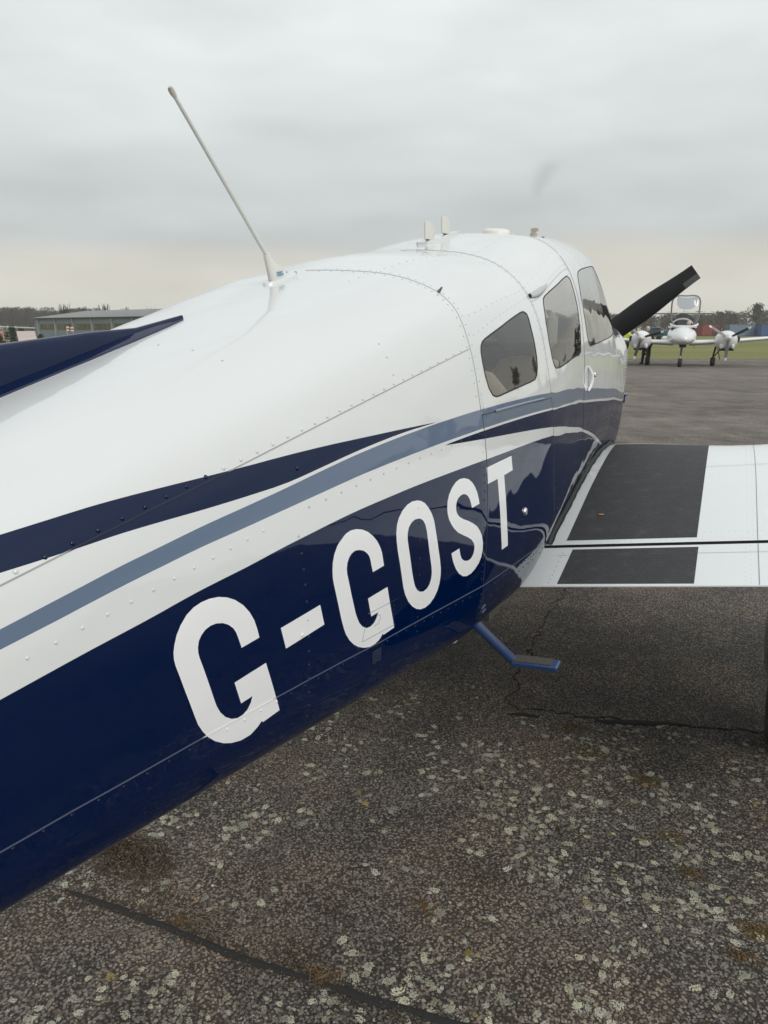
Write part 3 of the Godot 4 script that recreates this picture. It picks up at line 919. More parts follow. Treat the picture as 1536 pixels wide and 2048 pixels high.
func fittings() -> void:
	# whip aerial on the crown, leaning aft
	var crown := func(z: float) -> float: return surf(z, 0.0)[0].y
	var foot := M.new()
	var sole := []
	for k in 20:
		var a := TAU * k / 20.0
		sole.append([sin(a) * 0.024, cos(a) * 0.068])
	var ring0 := []
	var ring1 := []
	var ring2 := []
	for q in sole:
		var z: float = -1.607 + q[1]
		ring0.append(Vector3(q[0], crown.call(z) - 0.004, z))
		ring1.append(Vector3(q[0], crown.call(z) + 0.005, z))
		ring2.append(Vector3(q[0] * 0.86, crown.call(z) + 0.008, -1.607 + q[1] * 0.92))
	foot.loft([ring0, ring1, ring2])
	var whip := obj("whip_aerial", foot, pal.white, plane)
	var boot := M.new()
	var a0 := Vector3(0, crown.call(-1.60) + 0.004, -1.592)
	var a1 := Vector3(0, 1.915, -1.546)
	var tip := Vector3(0, 2.177, -1.244)
	boot.tube([a0, a0.lerp(a1, 0.3) + Vector3(0, 0, 0.004), a0.lerp(a1, 0.65) + Vector3(0, 0, 0.003), a1], [Vector2(0.012, 0.039), Vector2(0.0105, 0.024), Vector2(0.0085, 0.0145), Vector2(0.0068, 0.0085)], 14, Vector3(0, 0, 1))
	obj("boot", boot, mat(lin(0.66, 0.66, 0.63), 0.45), whip)
	var rod := M.new()
	rod.tube([a1 + (a1 - tip) * 0.01, a1.lerp(tip, 0.5), tip], [0.0052, 0.0046, 0.0038], 10)
	obj("rod", rod, mat(lin(0.62, 0.63, 0.61), 0.5), whip)
	var knob := M.new()
	knob.tube([tip - (tip - a1).normalized() * 0.012, tip - (tip - a1).normalized() * 0.004, tip + (tip - a1).normalized() * 0.004, tip + (tip - a1).normalized() * 0.008], [0.0042, 0.0058, 0.0055, 0.003], 10)
	obj("tip", knob, mat(lin(0.5, 0.49, 0.44), 0.5), whip)
	var mark := M.new()
	var side_at := a0.lerp(a1, 0.22) + Vector3(0.0128, 0, -0.003)
	mark.plate([Vector2(-0.012, -0.0045), Vector2(0.012, -0.0045), Vector2(0.012, -0.001), Vector2(-0.012, -0.001)], side_at, Vector3(0.18, 0.2, -1).normalized(), Vector3(-0.12, 1, 0.2).normalized(), 0.0016)
	mark.plate([Vector2(-0.012, 0.0008), Vector2(0.009, 0.0008), Vector2(0.009, 0.0045), Vector2(-0.012, 0.0045)], side_at, Vector3(0.18, 0.2, -1).normalized(), Vector3(-0.12, 1, 0.2).normalized(), 0.0016)
	obj("blue_mark", mark, mat(lin(0.12, 0.30, 0.42), 0.5), whip)
	for sx in [-1.0, 1.0]:
		var sc := M.new()
		var z := -1.607 - 0.05
		sc.lathe(Vector3(0.012 * sx, crown.call(z) + 0.008, z), Vector3.UP, [Vector2(0.0, 0.003), Vector2(0.003, 0.002), Vector2(0.004, -0.001)], 8)
		obj("screw", sc, pal.dull_metal, whip)

	# two blade aerials in line on one base plate
	var base := M.new()
	var r0 := []
	var r1 := []
	for k in 24:
		var a := TAU * k / 24.0
		var z := -2.70 + clampf(cos(a) * 1.5, -1, 1) * 0.165
		var x := sin(a) * 0.03
		r0.append(Vector3(x, crown.call(z) - 0.004, z))
		r1.append(Vector3(x, crown.call(z) + 0.009, z))
	base.loft([r0, r1])
	var pair := obj("blade_aerials", base, pal.white, plane)
	for z in [-2.605, -2.775]:
		var bl := M.new()
		var rings := []
		for k in 3:
			var hgt: float = [0.0, 0.048, 0.058][k]
			var ln: float = [0.047, 0.043, 0.036][k]
			var ring := []
			for s in 12:
				var a := TAU * s / 12.0
				ring.append(Vector3(sin(a) * 0.0085, crown.call(z) + 0.006 + hgt, z + cos(a) * ln + hgt * 0.12))
			rings.append(ring)
		bl.loft(rings)
		obj("blade", bl, mat(lin(0.62, 0.62, 0.58), 0.4), pair)
	# round satellite aerial, drain peg, air thermometer
	var at := surf(-3.0, 1.05)
	var puck := M.new()
	puck.lathe(at[0], at[1], [Vector2(0.0, 0.017), Vector2(0.03, 0.0165), Vector2(0.048, 0.013), Vector2(0.053, 0.006), Vector2(0.054, -0.004)], 24)
	obj("puck_aerial", puck, mat(lin(0.74, 0.73, 0.68), 0.4), plane)
	at = surf(-1.733, 3.85)
	var peg := M.new()
	var up: Vector3 = (at[1] * 0.75 + Vector3(0.1, 0.2, -0.5)).normalized()
	peg.tube([at[0], at[0] + up * 0.008, at[0] + up * 0.014], [0.0045, 0.003, 0.0022], 8)
	obj("drain_peg", peg, mat(lin(0.12, 0.11, 0.09), 0.5), plane)
	at = surf(-3.19, 2.3)
	var probe := M.new()
	probe.tube([at[0] - at[1] * 0.004, at[0] + at[1] * 0.012], [0.016, 0.014], 10)
	probe.tube([at[0] + at[1] * 0.012, at[0] + at[1] * 0.03], [0.006, 0.005], 8)
	probe.box(at[0] + at[1] * 0.022, Vector3(0.03, 0.012, 0.008))
	obj("thermometer_probe", probe, mat(lin(0.42, 0.40, 0.31), 0.45), plane)
	at = surf(-3.24, 2.7)
	peg = M.new()
	peg.lathe(at[0], at[1], [Vector2(0, 0.003), Vector2(0.006, 0.002), Vector2(0.008, -0.001)], 8)
	obj("drain_hole", peg, pal.gap, plane)
	# fresh air scoop over the middle window
	var scoop := M.new()
	var rings := []
	for k in 7:
		var f := k / 6.0
		var s := surf(lerpf(-2.365, -2.60, f), lerpf(4.74, 4.90, f))
		var fat := sin(PI * clampf(f * 0.82 + 0.18, 0, 1))
		var nr: Vector3 = s[1]
		var sd := nr.cross(Vector3(0, 0, -1)).normalized()
		var ring := []
		for q in 10:
			var a := TAU * q / 10.0
			ring.append(s[0] + sd * cos(a) * (0.002 + 0.0105 * fat) + nr * (sin(a) * (0.001 + 0.0075 * fat)))
		rings.append(ring)
	scoop.loft(rings)
	obj("air_scoop", scoop, mat(lin(0.5, 0.52, 0.52), 0.2, 0.6), plane)
	var s0 := surf(-2.356, 4.72)
	var mouth := M.new()
	mouth.ball(s0[0] + s0[1] * 0.0035, Vector3(0.0075, 0.005, 0.006), Basis(s0[1].cross(Vector3(0, 0, -1)).normalized(), s0[1], Vector3(0, 0, 1)))
	obj("scoop_mouth", mouth, pal.gap, plane)
	# cabin door handle, its lock and the catch below
	var grip := M.new()
	var hp := []
	for k in 7:
		var f := k / 6.0
		var s := surf(-3.04 - 0.02 * sin(PI * f), lerpf(8.78, 8.25, f))
		hp.append(s[0] + s[1] * (0.002 + 0.012 * sin(PI * f)))
	grip.tube(hp, [0.005, 0.0065, 0.0075, 0.0075, 0.0075, 0.0065, 0.005], 10)
	obj("door_handle", grip, mat(lin(0.72, 0.73, 0.72), 0.25, 0.0, 0.8), plane)
	for q in [[-3.21, 8.5, 0.011, "door_lock"], [-2.048, 10.19, 0.0125, "baggage_lock"]]:
		at = surf(q[0], q[1])
		var lock := M.new()
		var r: float = q[2]
		lock.lathe(at[0], at[1], [Vector2(0.0, 0.006), Vector2(r * 0.55, 0.0065), Vector2(r * 0.8, 0.0055), Vector2(r, 0.002), Vector2(r, -0.002)], 18)
		obj(q[3], lock, pal.metal, plane)
	for q in [[-1.745, 12.05], [-1.76, 12.25]]:
		var pin := M.new()
		at = surf(q[0], q[1])
		pin.tube([at[0], at[0] + at[1] * 0.008 + Vector3(0, 0.012, -0.004)], [0.003], 6)
		obj("drain_peg", pin, mat(lin(0.1, 0.14, 0.22), 0.4), plane)
	# small printed placard below the second G, and the access flap crossing it
	var plac := M.new()
	lay(plac, vec2s([[-1.222, 11.33], [-1.258, 11.35], [-1.261, 11.74], [-1.226, 11.72]]), 1.0, 0.0008)
	var pl := obj("placard", plac, pal.navy, plane)
	var lines := M.new()
	var rng := RandomNumberGenerator.new()
	rng.seed = 4
	for k in 8:
		var z := -1.2265 - k * 0.004
		var t := 11.37
		while t < 11.68:
			var l := rng.randf_range(0.02, 0.07)
			lay(lines, vec2s([[z, t], [z - 0.0022, t + 0.003], [z - 0.0022, t + 0.003 + l], [z, t + l]]), 1.0, 0.0012)
			t += l + 0.02
	var ink := mat(lin(0.06, 0.07, 0.10), 0.9)
	ink.metallic_specular = 0.0
	obj("small_print", lines, ink, pl)
	var flap := M.new()
	for s in [[[-1.205, 10.28], [-1.32, 10.34]], [[-1.205, 10.28], [-1.19, 10.95]], [[-1.19, 10.95], [-1.31, 11.0]], [[-1.235, 10.45], [-1.248, 10.48], [-1.252, 10.58], [-1.246, 10.68], [-1.23, 10.72]]]:
		strip(flap, s, 0.0013, 0.0004, 1.0, false, 3)
	obj("access_flap_edge", flap, pal.seam_paint, plane)
	# boarding step: bent tube and flat pad
	var st := M.new()
	var p0 := Vector3(0.42, 1.01, -1.80)
	var p1 := Vector3(0.531, 0.852, -1.905)
	st.tube([p0, p0.lerp(p1, 0.5), p1], [Vector2(0.0125, 0.018)], 12, Vector3(0, 0, 1))
	var step := obj("boarding_step", st, mat(lin(0.006, 0.028, 0.10), 0.4, 0.0, 0.5), plane)
	var pad := M.new()
	pad.box(Vector3(0.592, 0.856, -1.905), Vector3(0.128, 0.016, 0.052), Basis(Vector3(0, 0, 1), 0.06), 0.004)
	obj("step_pad", pad, mat(lin(0.010, 0.042, 0.14), 0.4, 0.0, 0.5), step)
	var gripm := M.new()
	gripm.box(Vector3(0.586, 0.8652, -1.904), Vector3(0.104, 0.003, 0.043), Basis(Vector3(0, 0, 1), 0.06))
	var gm := mat(lin(0.13, 0.125, 0.12), 0.9)
	gm.albedo_texture = noise_tex(256, 0.06, [[0.0, Color(0.45, 0.45, 0.45)], [0.6, Color(0.8, 0.8, 0.8)], [1.0, Color(1, 1, 1)]])
	gm.uv1_triplanar = true
	gm.uv1_scale = Vector3(14, 14, 14)
	obj("grip_tape", gripm, gm, step)

func tail() -> void:
	var crown := func(z: float) -> float: return surf(clampf(z, -5.5, 1.04), 0.0)[0].y
	var rings := []
	for k in 24:
		var z := lerpf(-1.232, 1.0, pow(k / 23.0, 0.9))
		var c: float = crown.call(z) - 0.012
		var f := clampf((-1.22 - z) / -0.5, 0.0, 1.0)
		var top := lerpf(crown.call(z) + 0.007, 1.756 + (z + 1.245) * -0.067, smoothstep(0.0, 0.16, f))
		top += 0.005 * sin(PI * clampf((-1.232 - z) / -0.42, 0.0, 1.0))
		top = maxf(top, c + 0.016)
		if z > 0.15:
			top += pow((z - 0.15) / 0.85, 1.2) * 0.72
		var hw := 0.006 + 0.028 * clampf((z + 1.215) / 0.9, 0.0, 1.0)
		var tw := hw * 0.42
		var ring := []
		for q in [[-1.0, 0.0], [-0.92, 0.12], [-0.8, 0.5], [-0.58, 0.86], [-0.38, 0.96], [0.0, 1.0], [0.38, 0.96], [0.58, 0.86], [0.8, 0.5], [0.92, 0.12], [1.0, 0.0]]:
			ring.append(Vector3(q[0] * hw, lerpf(c, top, q[1]), z))
		rings.append(ring)
	var m := M.new()
	m.loft(rings)
	var fin := obj("dorsal_fin", m, pal.navy, plane)
	# flange along its foot
	var fl := M.new()
	var prev := []
	for k in 30:
		var z := lerpf(-1.222, 0.9, k / 29.0)
		var hw := 0.006 + 0.028 * clampf((z + 1.215) / 0.9, 0.0, 1.0)
		var row := []
		var g0 := clampf((-1.24 - z) / -0.12, 0.12, 1.0)
		for s in [-1.0, 1.0]:
			for q in [[hw * 0.9, 0.009 * g0], [hw + 0.003, 0.005 * g0], [hw + 0.004 + 0.010 * g0, 0.003], [hw + 0.005 + 0.011 * g0, -0.002]]:
				var tt: float = q[0] / maxf(surf(z, 1.0)[0].x, 0.02)
				var sp := surf(z, clampf(tt, 0.0, 3.0), s)
				row.append(fl.pt(sp[0] + sp[1] * q[1], (sp[1] + Vector3(s * 0.3, 0, 0)).normalized()))
		if prev:
			for e in [0, 1, 2, 4, 5, 6]:
				fl.quad(prev[e], prev[e + 1], row[e + 1], row[e])
		prev = row
	obj("fin_flange", fl, pal.navy, plane)
	var sd := M.new()
	sd.loft([airfoil_ring(Vector3(0, 2.42, 1.35), 0.42, 0.05), airfoil_ring(Vector3(0, 1.35, 0.95), 0.85, 0.09)])
	obj("tail_fin", sd, pal.white, plane)
	var hs := M.new()
	for s in [-1.0, 1.0]:
		var ra := []
		var rb := []
		for k in 16:
			var a := TAU * k / 16.0
			ra.append(Vector3(s * 0.03, 1.24 + sin(a) * 0.035, 1.0 + cos(a) * 0.36))
			rb.append(Vector3(s * 1.95, 1.24 + sin(a) * 0.028, 1.0 + cos(a) * 0.34))
		hs.loft([ra, rb])
	obj("stabilator", hs, pal.white, plane)

func airfoil_ring(at: Vector3, chord: float, thick: float) -> Array:
	var ring := []
	for k in 18:
		var a := TAU * k / 18.0
		ring.append(at + Vector3(sin(a) * thick * 0.5 * (1.0 + 0.5 * cos(a)), 0, -cos(a) * chord * 0.5))
	return ring

# ---------------------------------------------------------------- wings
const WING_ROOT := [[-2.40, 0.915], [-2.72, 0.968], [-3.0, 1.025], [-3.3, 1.085], [-3.6, 1.13], [-3.85, 1.157], [-4.05, 1.162], [-4.2, 1.148], [-4.35, 1.115], [-4.45, 1.07], [-4.5, 1.02], [-4.47, 0.97], [-4.3, 0.925], [-3.8, 0.89], [-3.2, 0.88], [-2.72, 0.885], [-2.40, 0.911]]
const WING_OUT := [[-2.40, 0.915], [-2.72, 0.968], [-3.0, 1.02], [-3.3, 1.078], [-3.55, 1.113], [-3.75, 1.13], [-3.9, 1.128], [-4.02, 1.108], [-4.12, 1.07], [-4.18, 1.02], [-4.2, 0.99], [-4.17, 0.95], [-4.0, 0.91], [-3.6, 0.885], [-3.2, 0.88], [-2.72, 0.885], [-2.40, 0.911]]

func cat_at(a: Array, s: float) -> Vector2:
	var i := clampi(int(s), 0, a.size() - 2)
	var f := s - i
	var p := []
	for k in [-1, 0, 1, 2]:
		var q: Array = a[clampi(i + k, 0, a.size() - 1)]
		p.append(Vector2(q[0], q[1]))
	return 0.5 * (2.0 * p[1] + (p[2] - p[0]) * f + (2.0 * p[0] - 5.0 * p[1] + 4.0 * p[2] - p[3]) * f * f + (3.0 * p[1] - p[0] - 3.0 * p[2] + p[3]) * f * f * f)

func wing_pt(x: float, s: float, side := 1.0) -> Vector3:
	var w := smoothstep(0.0, 1.0, clampf((x - 0.45) / 0.75, 0.0, 1.0))
	var q := cat_at(WING_ROOT, s).lerp(cat_at(WING_OUT, s), w)
	return Vector3(x * side, q.y + 0.145 * (x - 0.55), q.x)

func wing_n(x: float, s: float, side := 1.0) -> Vector3:
	var a := wing_pt(x + 0.01, s, side) - wing_pt(x - 0.01, s, side)
	var b := wing_pt(x, minf(s + 0.02, 16.0), side) - wing_pt(x, maxf(s - 0.02, 0.0), side)
	var nr := a.cross(b).normalized()
	var mid := cat_at(WING_ROOT, 3.0).lerp(cat_at(WING_ROOT, 14.0), 0.5)
	var out := wing_pt(x, s, side) - Vector3(x * side, mid.y + 0.145 * (x - 0.55), clampf(wing_pt(x, s, side).z, -3.9, -2.9))
	return nr if nr.dot(out) > 0.0 else -nr

func wing_patch(m: M, xs: Array, ss: Array, side: float, lift := 0.0) -> void:
	var rows := []
	for x in xs:
		var row := []
		for s in ss:
			var nr := wing_n(x, s, side)
			row.append(m.pt(wing_pt(x, s, side) + nr * lift, nr))
		rows.append(row)
	for a in rows.size() - 1:
		for b in ss.size() - 1:
			m.quad(rows[a][b], rows[a][b + 1], rows[a + 1][b + 1], rows[a + 1][b])

func span(a: float, b: float, step: float) -> Array:
	var n := maxi(1, int(ceil((b - a) / step)))
	var out := []
	for k in n + 1:
		out.append(lerpf(a, b, float(k) / n))
	return out

func wings() -> void:
	var tread := mat(lin(0.080, 0.081, 0.086), 0.72)
	tread.albedo_texture = noise_tex(512, 0.012, [[0.0, Color(0.70, 0.70, 0.70)], [0.5, Color(0.76, 0.76, 0.76)], [0.7, Color(0.79, 0.79, 0.79)], [0.8, Color(0.85, 0.85, 0.84)], [1.0, Color(1.0, 1.0, 0.98)]], FastNoiseLite.TYPE_SIMPLEX_SMOOTH, 21, 6)
	tread.uv1_triplanar = true
	tread.uv1_scale = Vector3(1.7, 1.7, 1.7)
	tread.normal_enabled = true
	var grit := FastNoiseLite.new()
	grit.frequency = 0.12
	grit.seed = 8
	var gt := NoiseTexture2D.new()
	gt.width = 256
	gt.height = 256
	gt.seamless = true
	gt.as_normal_map = true
	gt.bump_strength = 1.2
	gt.noise = grit
	tread.normal_texture = gt
	tread.normal_scale = 0.5
	for side in [1.0, -1.0]:
		var wing := Node3D.new()
		wing.name = "wing"
		plane.add_child(wing, true)
		var skin := M.new()
		var s_all := span(1.035, 14.97, 0.2)
		if side > 0.0:
			# the walkway is a coated patch between two lines along the chord; skin fills what is left
			var x_in := span(0.36, 0.507, 0.05)
			var x_mid := span(0.507, 0.957, 0.05)
			var x_out := span(0.957, 2.6, 0.1)
			wing_patch(skin, x_in, s_all, side)
			wing_patch(skin, x_out, s_all, side)
			wing_patch(skin, x_mid, span(1.035, 1.16, 0.1), side)
			wing_patch(skin, x_mid, span(6.2, 14.97, 0.2), side)
			var walk := M.new()
			wing_patch(walk, x_mid, span(1.16, 6.2, 0.2), side, 0.0006)
			obj("walkway", walk, tread, wing)
		else:
			wing_patch(skin, span(0.36, 2.6, 0.1), s_all, side)
		wing_patch(skin, span(2.6, 5.15, 0.25), span(0.0, 16.0, 0.2), side)
		# close the cove ahead of the flap
		var cove := M.new()
		for k in 23:
			var x := 0.36 + k * 0.1
			var dn := Vector3(0, -0.007, 0)
			cove.face([wing_pt(x, 1.04, side) + dn, wing_pt(x + 0.1, 1.04, side) + dn, wing_pt(x + 0.1, 0.94, side) + dn, wing_pt(x, 0.94, side) + dn], wing_pt(x, 1.0, side) + dn * 3.0)
			cove.face([wing_pt(x, 1.035, side), wing_pt(x + 0.1, 1.035, side), wing_pt(x + 0.1, 14.97, side), wing_pt(x, 14.97, side)], wing_pt(x, 3, side))
		obj("flap_cove", cove, pal.gap, wing)
		var tip := []
		for s in span(0.0, 15.9, 0.5):
			tip.append(wing_pt(5.15, s, side))
		var tip2 := []
		var cen := wing_pt(5.15, 4, side).lerp(wing_pt(5.15, 13, side), 0.5)
		for p in tip:
			tip2.append(cen + (p - cen) * Vector3(1, 0.3, 0.86) + Vector3(0.14 * side, 0, 0))
		skin.loft([tip, tip2])
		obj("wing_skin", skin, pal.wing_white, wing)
		var flap := M.new()
		var fs := span(0.0, 0.955, 0.12)
		var lo := span(15.05, 16.0, 0.2)
		var xf := span(0.42, 2.58, 0.06)
		var fx: Array = span(0.42, 0.545, 0.06) + span(0.545, 0.966, 0.06).slice(1) + span(0.966, 2.58, 0.1).slice(1)
		for a in fx.size() - 1:
			var two := [fx[a], fx[a + 1]]
			var mid: float = (fx[a] + fx[a + 1]) * 0.5
			if side > 0.0 and mid > 0.545 and mid < 0.966:
				wing_patch(flap, two, span(0.0, 0.075, 0.1), side)
				wing_patch(flap, two, span(0.90, 0.955, 0.1), side)
			else:
				wing_patch(flap, two, fs, side)
		wing_patch(flap, xf, lo, side)
		for a in xf.size() - 1:
			var p0 := wing_pt(xf[a], 0.955, side)
			var p1 := wing_pt(xf[a + 1], 0.955, side)
			var q0 := wing_pt(xf[a], 15.05, side)
			var q1 := wing_pt(xf[a + 1], 15.05, side)
			flap.face([p0, p1, q1, q0], p0.lerp(q1, 0.5) + Vector3(0, 0, 0.1))
			flap.face([wing_pt(xf[a], 0.0, side), wing_pt(xf[a + 1], 0.0, side), wing_pt(xf[a + 1], 16.0, side), wing_pt(xf[a], 16.0, side)], p0)
		var ends := []
		for s in fs:
			ends.append(wing_pt(0.42, s, side))
		ends.append(wing_pt(0.42, 16.0, side))
		ends.append(wing_pt(0.42, 15.05, side))
		flap.face(ends, wing_pt(0.6, 0.5, side))
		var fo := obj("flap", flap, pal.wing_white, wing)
		if side > 0.0:
			var fp := M.new()
			wing_patch(fp, span(0.545, 0.966, 0.06), span(0.075, 0.90, 0.12), side, 0.0006)
			obj("walkway", fp, tread, fo)
			# rows of rivets and panel joints that the eye picks out
			var where := []
			var tint := []
			var dome := rivet_mesh()
			var put := func(x: float, s: float, size := 0.0021) -> void:
				var nr := wing_n(x, s)
				var ax := nr.cross(Vector3.FORWARD).normalized()
				var dark: bool = x > 0.507 and x < 0.957 and ((s > 1.16 and s < 6.4) or (s > 0.075 and s < 0.9))
				where.append(Transform3D(Basis(ax, nr, ax.cross(nr)).scaled_local(Vector3.ONE * size), wing_pt(x, s)))
				tint.append(Color(0.07, 0.07, 0.075) if dark else Color(0.62, 0.65, 0.65))
			for k in 40:
				put.call(0.48 + k * 0.02, 3.66, 0.0024)
				put.call(0.46 + k * 0.02, 1.10, 0.0018)
				put.call(0.48 + k * 0.021, 0.80, 0.0016)
			for k in 34:
				put.call(0.472, 1.2 + k * 0.14)
				put.call(0.489, 1.27 + k * 0.14)
				put.call(1.115, 1.1 + k * 0.15)
				put.call(1.132, 1.17 + k * 0.15)
			for k in 9:
				put.call(0.485, 0.1 + k * 0.1)
				put.call(0.515, 0.12 + k * 0.1)
				put.call(1.11, 0.06 + k * 0.1)
				put.call(1.125, 0.1 + k * 0.1)
			for k in 16:
				put.call(0.98 + k * 0.02, 1.3)
			many("small_rivets", dome, where, tint, wing)
			for q in [[1.147, 1.04, 1.147, 6.6], [0.42, 3.72, 1.9, 3.72], [1.147, 0.02, 1.147, 0.95], [0.5, 0.76, 1.9, 0.76]]:
				var sm := M.new()
				var n := 40
				var prev := []
				for k in n + 1:
					var x: float = lerpf(q[0], q[2], float(k) / n)
					var s: float = lerpf(q[1], q[3], float(k) / n)
					var nr := wing_n(x, s)
					var w := Vector3(0.0009, 0, 0) if q[0] == q[2] else Vector3(0, 0, 0.0009)
					var row := [sm.pt(wing_pt(x, s) - w + nr * 0.0011, nr), sm.pt(wing_pt(x, s) + w + nr * 0.0011, nr)]
					if prev:
						sm.quad(prev[0], prev[1], row[1], row[0])
					prev = row
				obj("panel_seam", sm, mat(lin(0.16, 0.17, 0.175), 0.5), wing)
		# fairing strip in the corner between wing and fuselage
		var fr := M.new()
		var prev2 := []
		for k in 50:
			var s := lerpf(1.04, 8.6, k / 49.0)
			var wp := wing_pt(0.5, s, side)
			var row := []
			# where the flank meets the wing: search for the height on the section
			var best := 11.0
			var err := 9.0
			for e in 60:
				var t := 8.0 + e * 0.1
				var d := absf(surf(wp.z, t)[0].y - (wp.y + 0.014))
				if d < err:
					err = d
					best = t
			var sp := surf(wp.z, best, side)
			var foot := wing_pt(absf(sp[0].x) + 0.019, s, side)
			var wn := wing_n(absf(sp[0].x) + 0.019, s, side)
			var a: Vector3 = sp[0] + sp[1] * 0.0025
			var d2: Vector3 = foot + wn * 0.0022
			var corner: Vector3 = Vector3(sp[0].x, foot.y, foot.z) + (sp[1] + wn) * 0.004
			for f in [0.0, 0.2, 0.4, 0.6, 0.8, 1.0]:
				var p := a.lerp(corner, f).lerp(corner.lerp(d2, f), f)
				row.append(fr.pt(p, (sp[1] as Vector3).lerp(wn, f).normalized()))
			if prev2:
				for e in 5:
					fr.quad(prev2[e], prev2[e + 1], row[e + 1], row[e])
			prev2 = row
		obj("root_fairing", fr, mat(lin(0.016, 0.017, 0.020), 0.6), wing)
		# main wheel under a streamlined fairing
		var gear := Node3D.new()
		gear.name = "main_gear"
		plane.add_child(gear, true)
		var gx: float = 1.375 * side
		var pod := M.new()
		var pr := []
		for q in [[-3.95, 0.01, 0.02], [-3.88, 0.06, 0.09], [-3.7, 0.1, 0.17], [-3.4, 0.115, 0.21], [-3.1, 0.105, 0.19], [-2.8, 0.075, 0.13], [-2.55, 0.03, 0.06], [-2.45, 0.006, 0.015]]:
			var ring := []
			for e in 16:
				var a := TAU * e / 16.0
				ring.append(Vector3(gx + cos(a) * q[1], maxf(0.43 + sin(a) * q[2] * 1.1, 0.17), q[0]))
			pr.append(ring)
		pod.loft(pr)
		obj("wheel_fairing", pod, pal.navy, gear)
		var ty := M.new()
		ty.lathe(Vector3(gx, 0.205, -3.35), Vector3.RIGHT, [Vector2(0.09, -0.07), Vector2(0.18, -0.072), Vector2(0.203, -0.04), Vector2(0.205, 0.0), Vector2(0.203, 0.04), Vector2(0.18, 0.072), Vector2(0.09, 0.07)], 28)
		obj("tyre", ty, pal.rubber, gear)
		var leg := M.new()
		leg.tube([Vector3(gx, 1.02, -3.35), Vector3(gx, 0.3, -3.35)], [Vector2(0.05, 0.06), Vector2(0.04, 0.05)], 12)
		obj("strut", leg, pal.white, gear)

func nose() -> void:
	var hub := Vector3(0, 1.55, -5.72)
	var p := Node3D.new()
	p.name = "propeller"
	plane.add_child(p, true)
	var sp := M.new()
	sp.lathe(hub, Vector3(0, 0, -1), [Vector2(0.16, -0.12), Vector2(0.165, 0.0), Vector2(0.15, 0.1), Vector2(0.11, 0.2), Vector2(0.05, 0.28), Vector2(0.0, 0.3)], 24)
	obj("spinner", sp, pal.white, p)
	var along := Vector3(0.760, 0.581, -0.03).normalized()
	for s in [1.0, -1.0]:
		var d: Vector3 = along * s
		var wide_ax := d.cross(Vector3(0, 0, 1)).normalized()
		var rings := []
		var tips := []
		for k in 16:
			var r := lerpf(0.12, 0.945, k / 15.0)
			var f := (r - 0.12) / 0.825
			var wid := lerpf(0.064, 0.082, smoothstep(0.0, 0.16, f)) * (1.0 - 0.34 * smoothstep(0.45, 1.0, f))
			var th := lerpf(0.022, 0.005, f)
			var tw: float = lerpf(0.75, 0.26, sqrt(f)) * s
			var ax := wide_ax.rotated(d, tw)
			var az := ax.cross(d)
			var ring := []
			for e in 14:
				var a := TAU * e / 14.0
				ring.append(hub + d * r + ax * cos(a) * wid + az * sin(a) * th)
			rings.append(ring)
		var bl := M.new()
		bl.loft(rings)
		var blade := obj("blade", bl, mat(lin(0.010, 0.0105, 0.013), 0.5), p)
		var tipm := M.new()
		var tr := []
		for k in 3:
			var ring := []
			var src: Array = rings[13 + k]
			var c: Vector3 = Vector3.ZERO
			for q in src:
				c += q
			c /= src.size()
			for e in src.size():
				var half: Vector3 = src[e]
				var cut := c + (half - c) * Vector3(1, 1, 1)
				ring.append(cut + (cut - c).normalized() * 0.0012)
			tr.append(ring)
		# the worn grey patch on the tip covers its trailing half
		var tr2 := []
		for ring in tr:
			var r2 := []
			for e in [11, 12, 13, 0, 1, 2, 3]:
				r2.append(ring[e])
			tr2.append(r2)
		for k in 2:
			for e in 6:
				tipm.face([tr2[k][e], tr2[k][e + 1], tr2[k + 1][e + 1], tr2[k + 1][e]], hub + d * 0.87)
		obj("worn_tip", tipm, mat(lin(0.10, 0.10, 0.10), 0.5), blade)
	var cap := M.new()
	var ring := []
	var ring2 := []
	for t in span(0.0, 16.0, 1.0):
		ring.append(surf(-5.6, t)[0])
	for t in span(0.0, 16.0, 1.0):
		ring.append(surf(-5.6, 16.0 - t, -1.0)[0])
	cap.face(ring, Vector3(0, 1.3, -5.2))
	obj("cowl_front", cap, pal.white, plane)
	var ng := Node3D.new()
	ng.name = "nose_gear"
	plane.add_child(ng, true)
	var ty := M.new()
	ty.lathe(Vector3(0, 0.19, -5.15), Vector3.RIGHT, [Vector2(0.08, -0.06), Vector2(0.165, -0.062), Vector2(0.19, 0.0), Vector2(0.165, 0.062), Vector2(0.08, 0.06)], 24)
	obj("tyre", ty, pal.rubber, ng)
	var leg := M.new()
	leg.tube([Vector3(0.09, 0.19, -5.15), Vector3(0.09, 0.5, -5.12), Vector3(0, 0.55, -5.1), Vector3(0, 0.95, -5.05)], [0.02, 0.02, 0.035, 0.04], 10)
	obj("strut", leg, pal.white, ng)
	# a small fitting on the cowl flank
	var at := surf(-4.66, 9.9)
	var bit := M.new()
	bit.box(at[0] + at[1] * 0.012, Vector3(0.02, 0.012, 0.09), Basis(), 0.003)
	bit.box(at[0] + at[1] * 0.008 + Vector3(0, -0.02, 0.03), Vector3(0.014, 0.05, 0.012), Basis(), 0.002)
	obj("cowl_latch", bit, mat(lin(0.02, 0.04, 0.12), 0.4, 0.0, 0.4), plane)

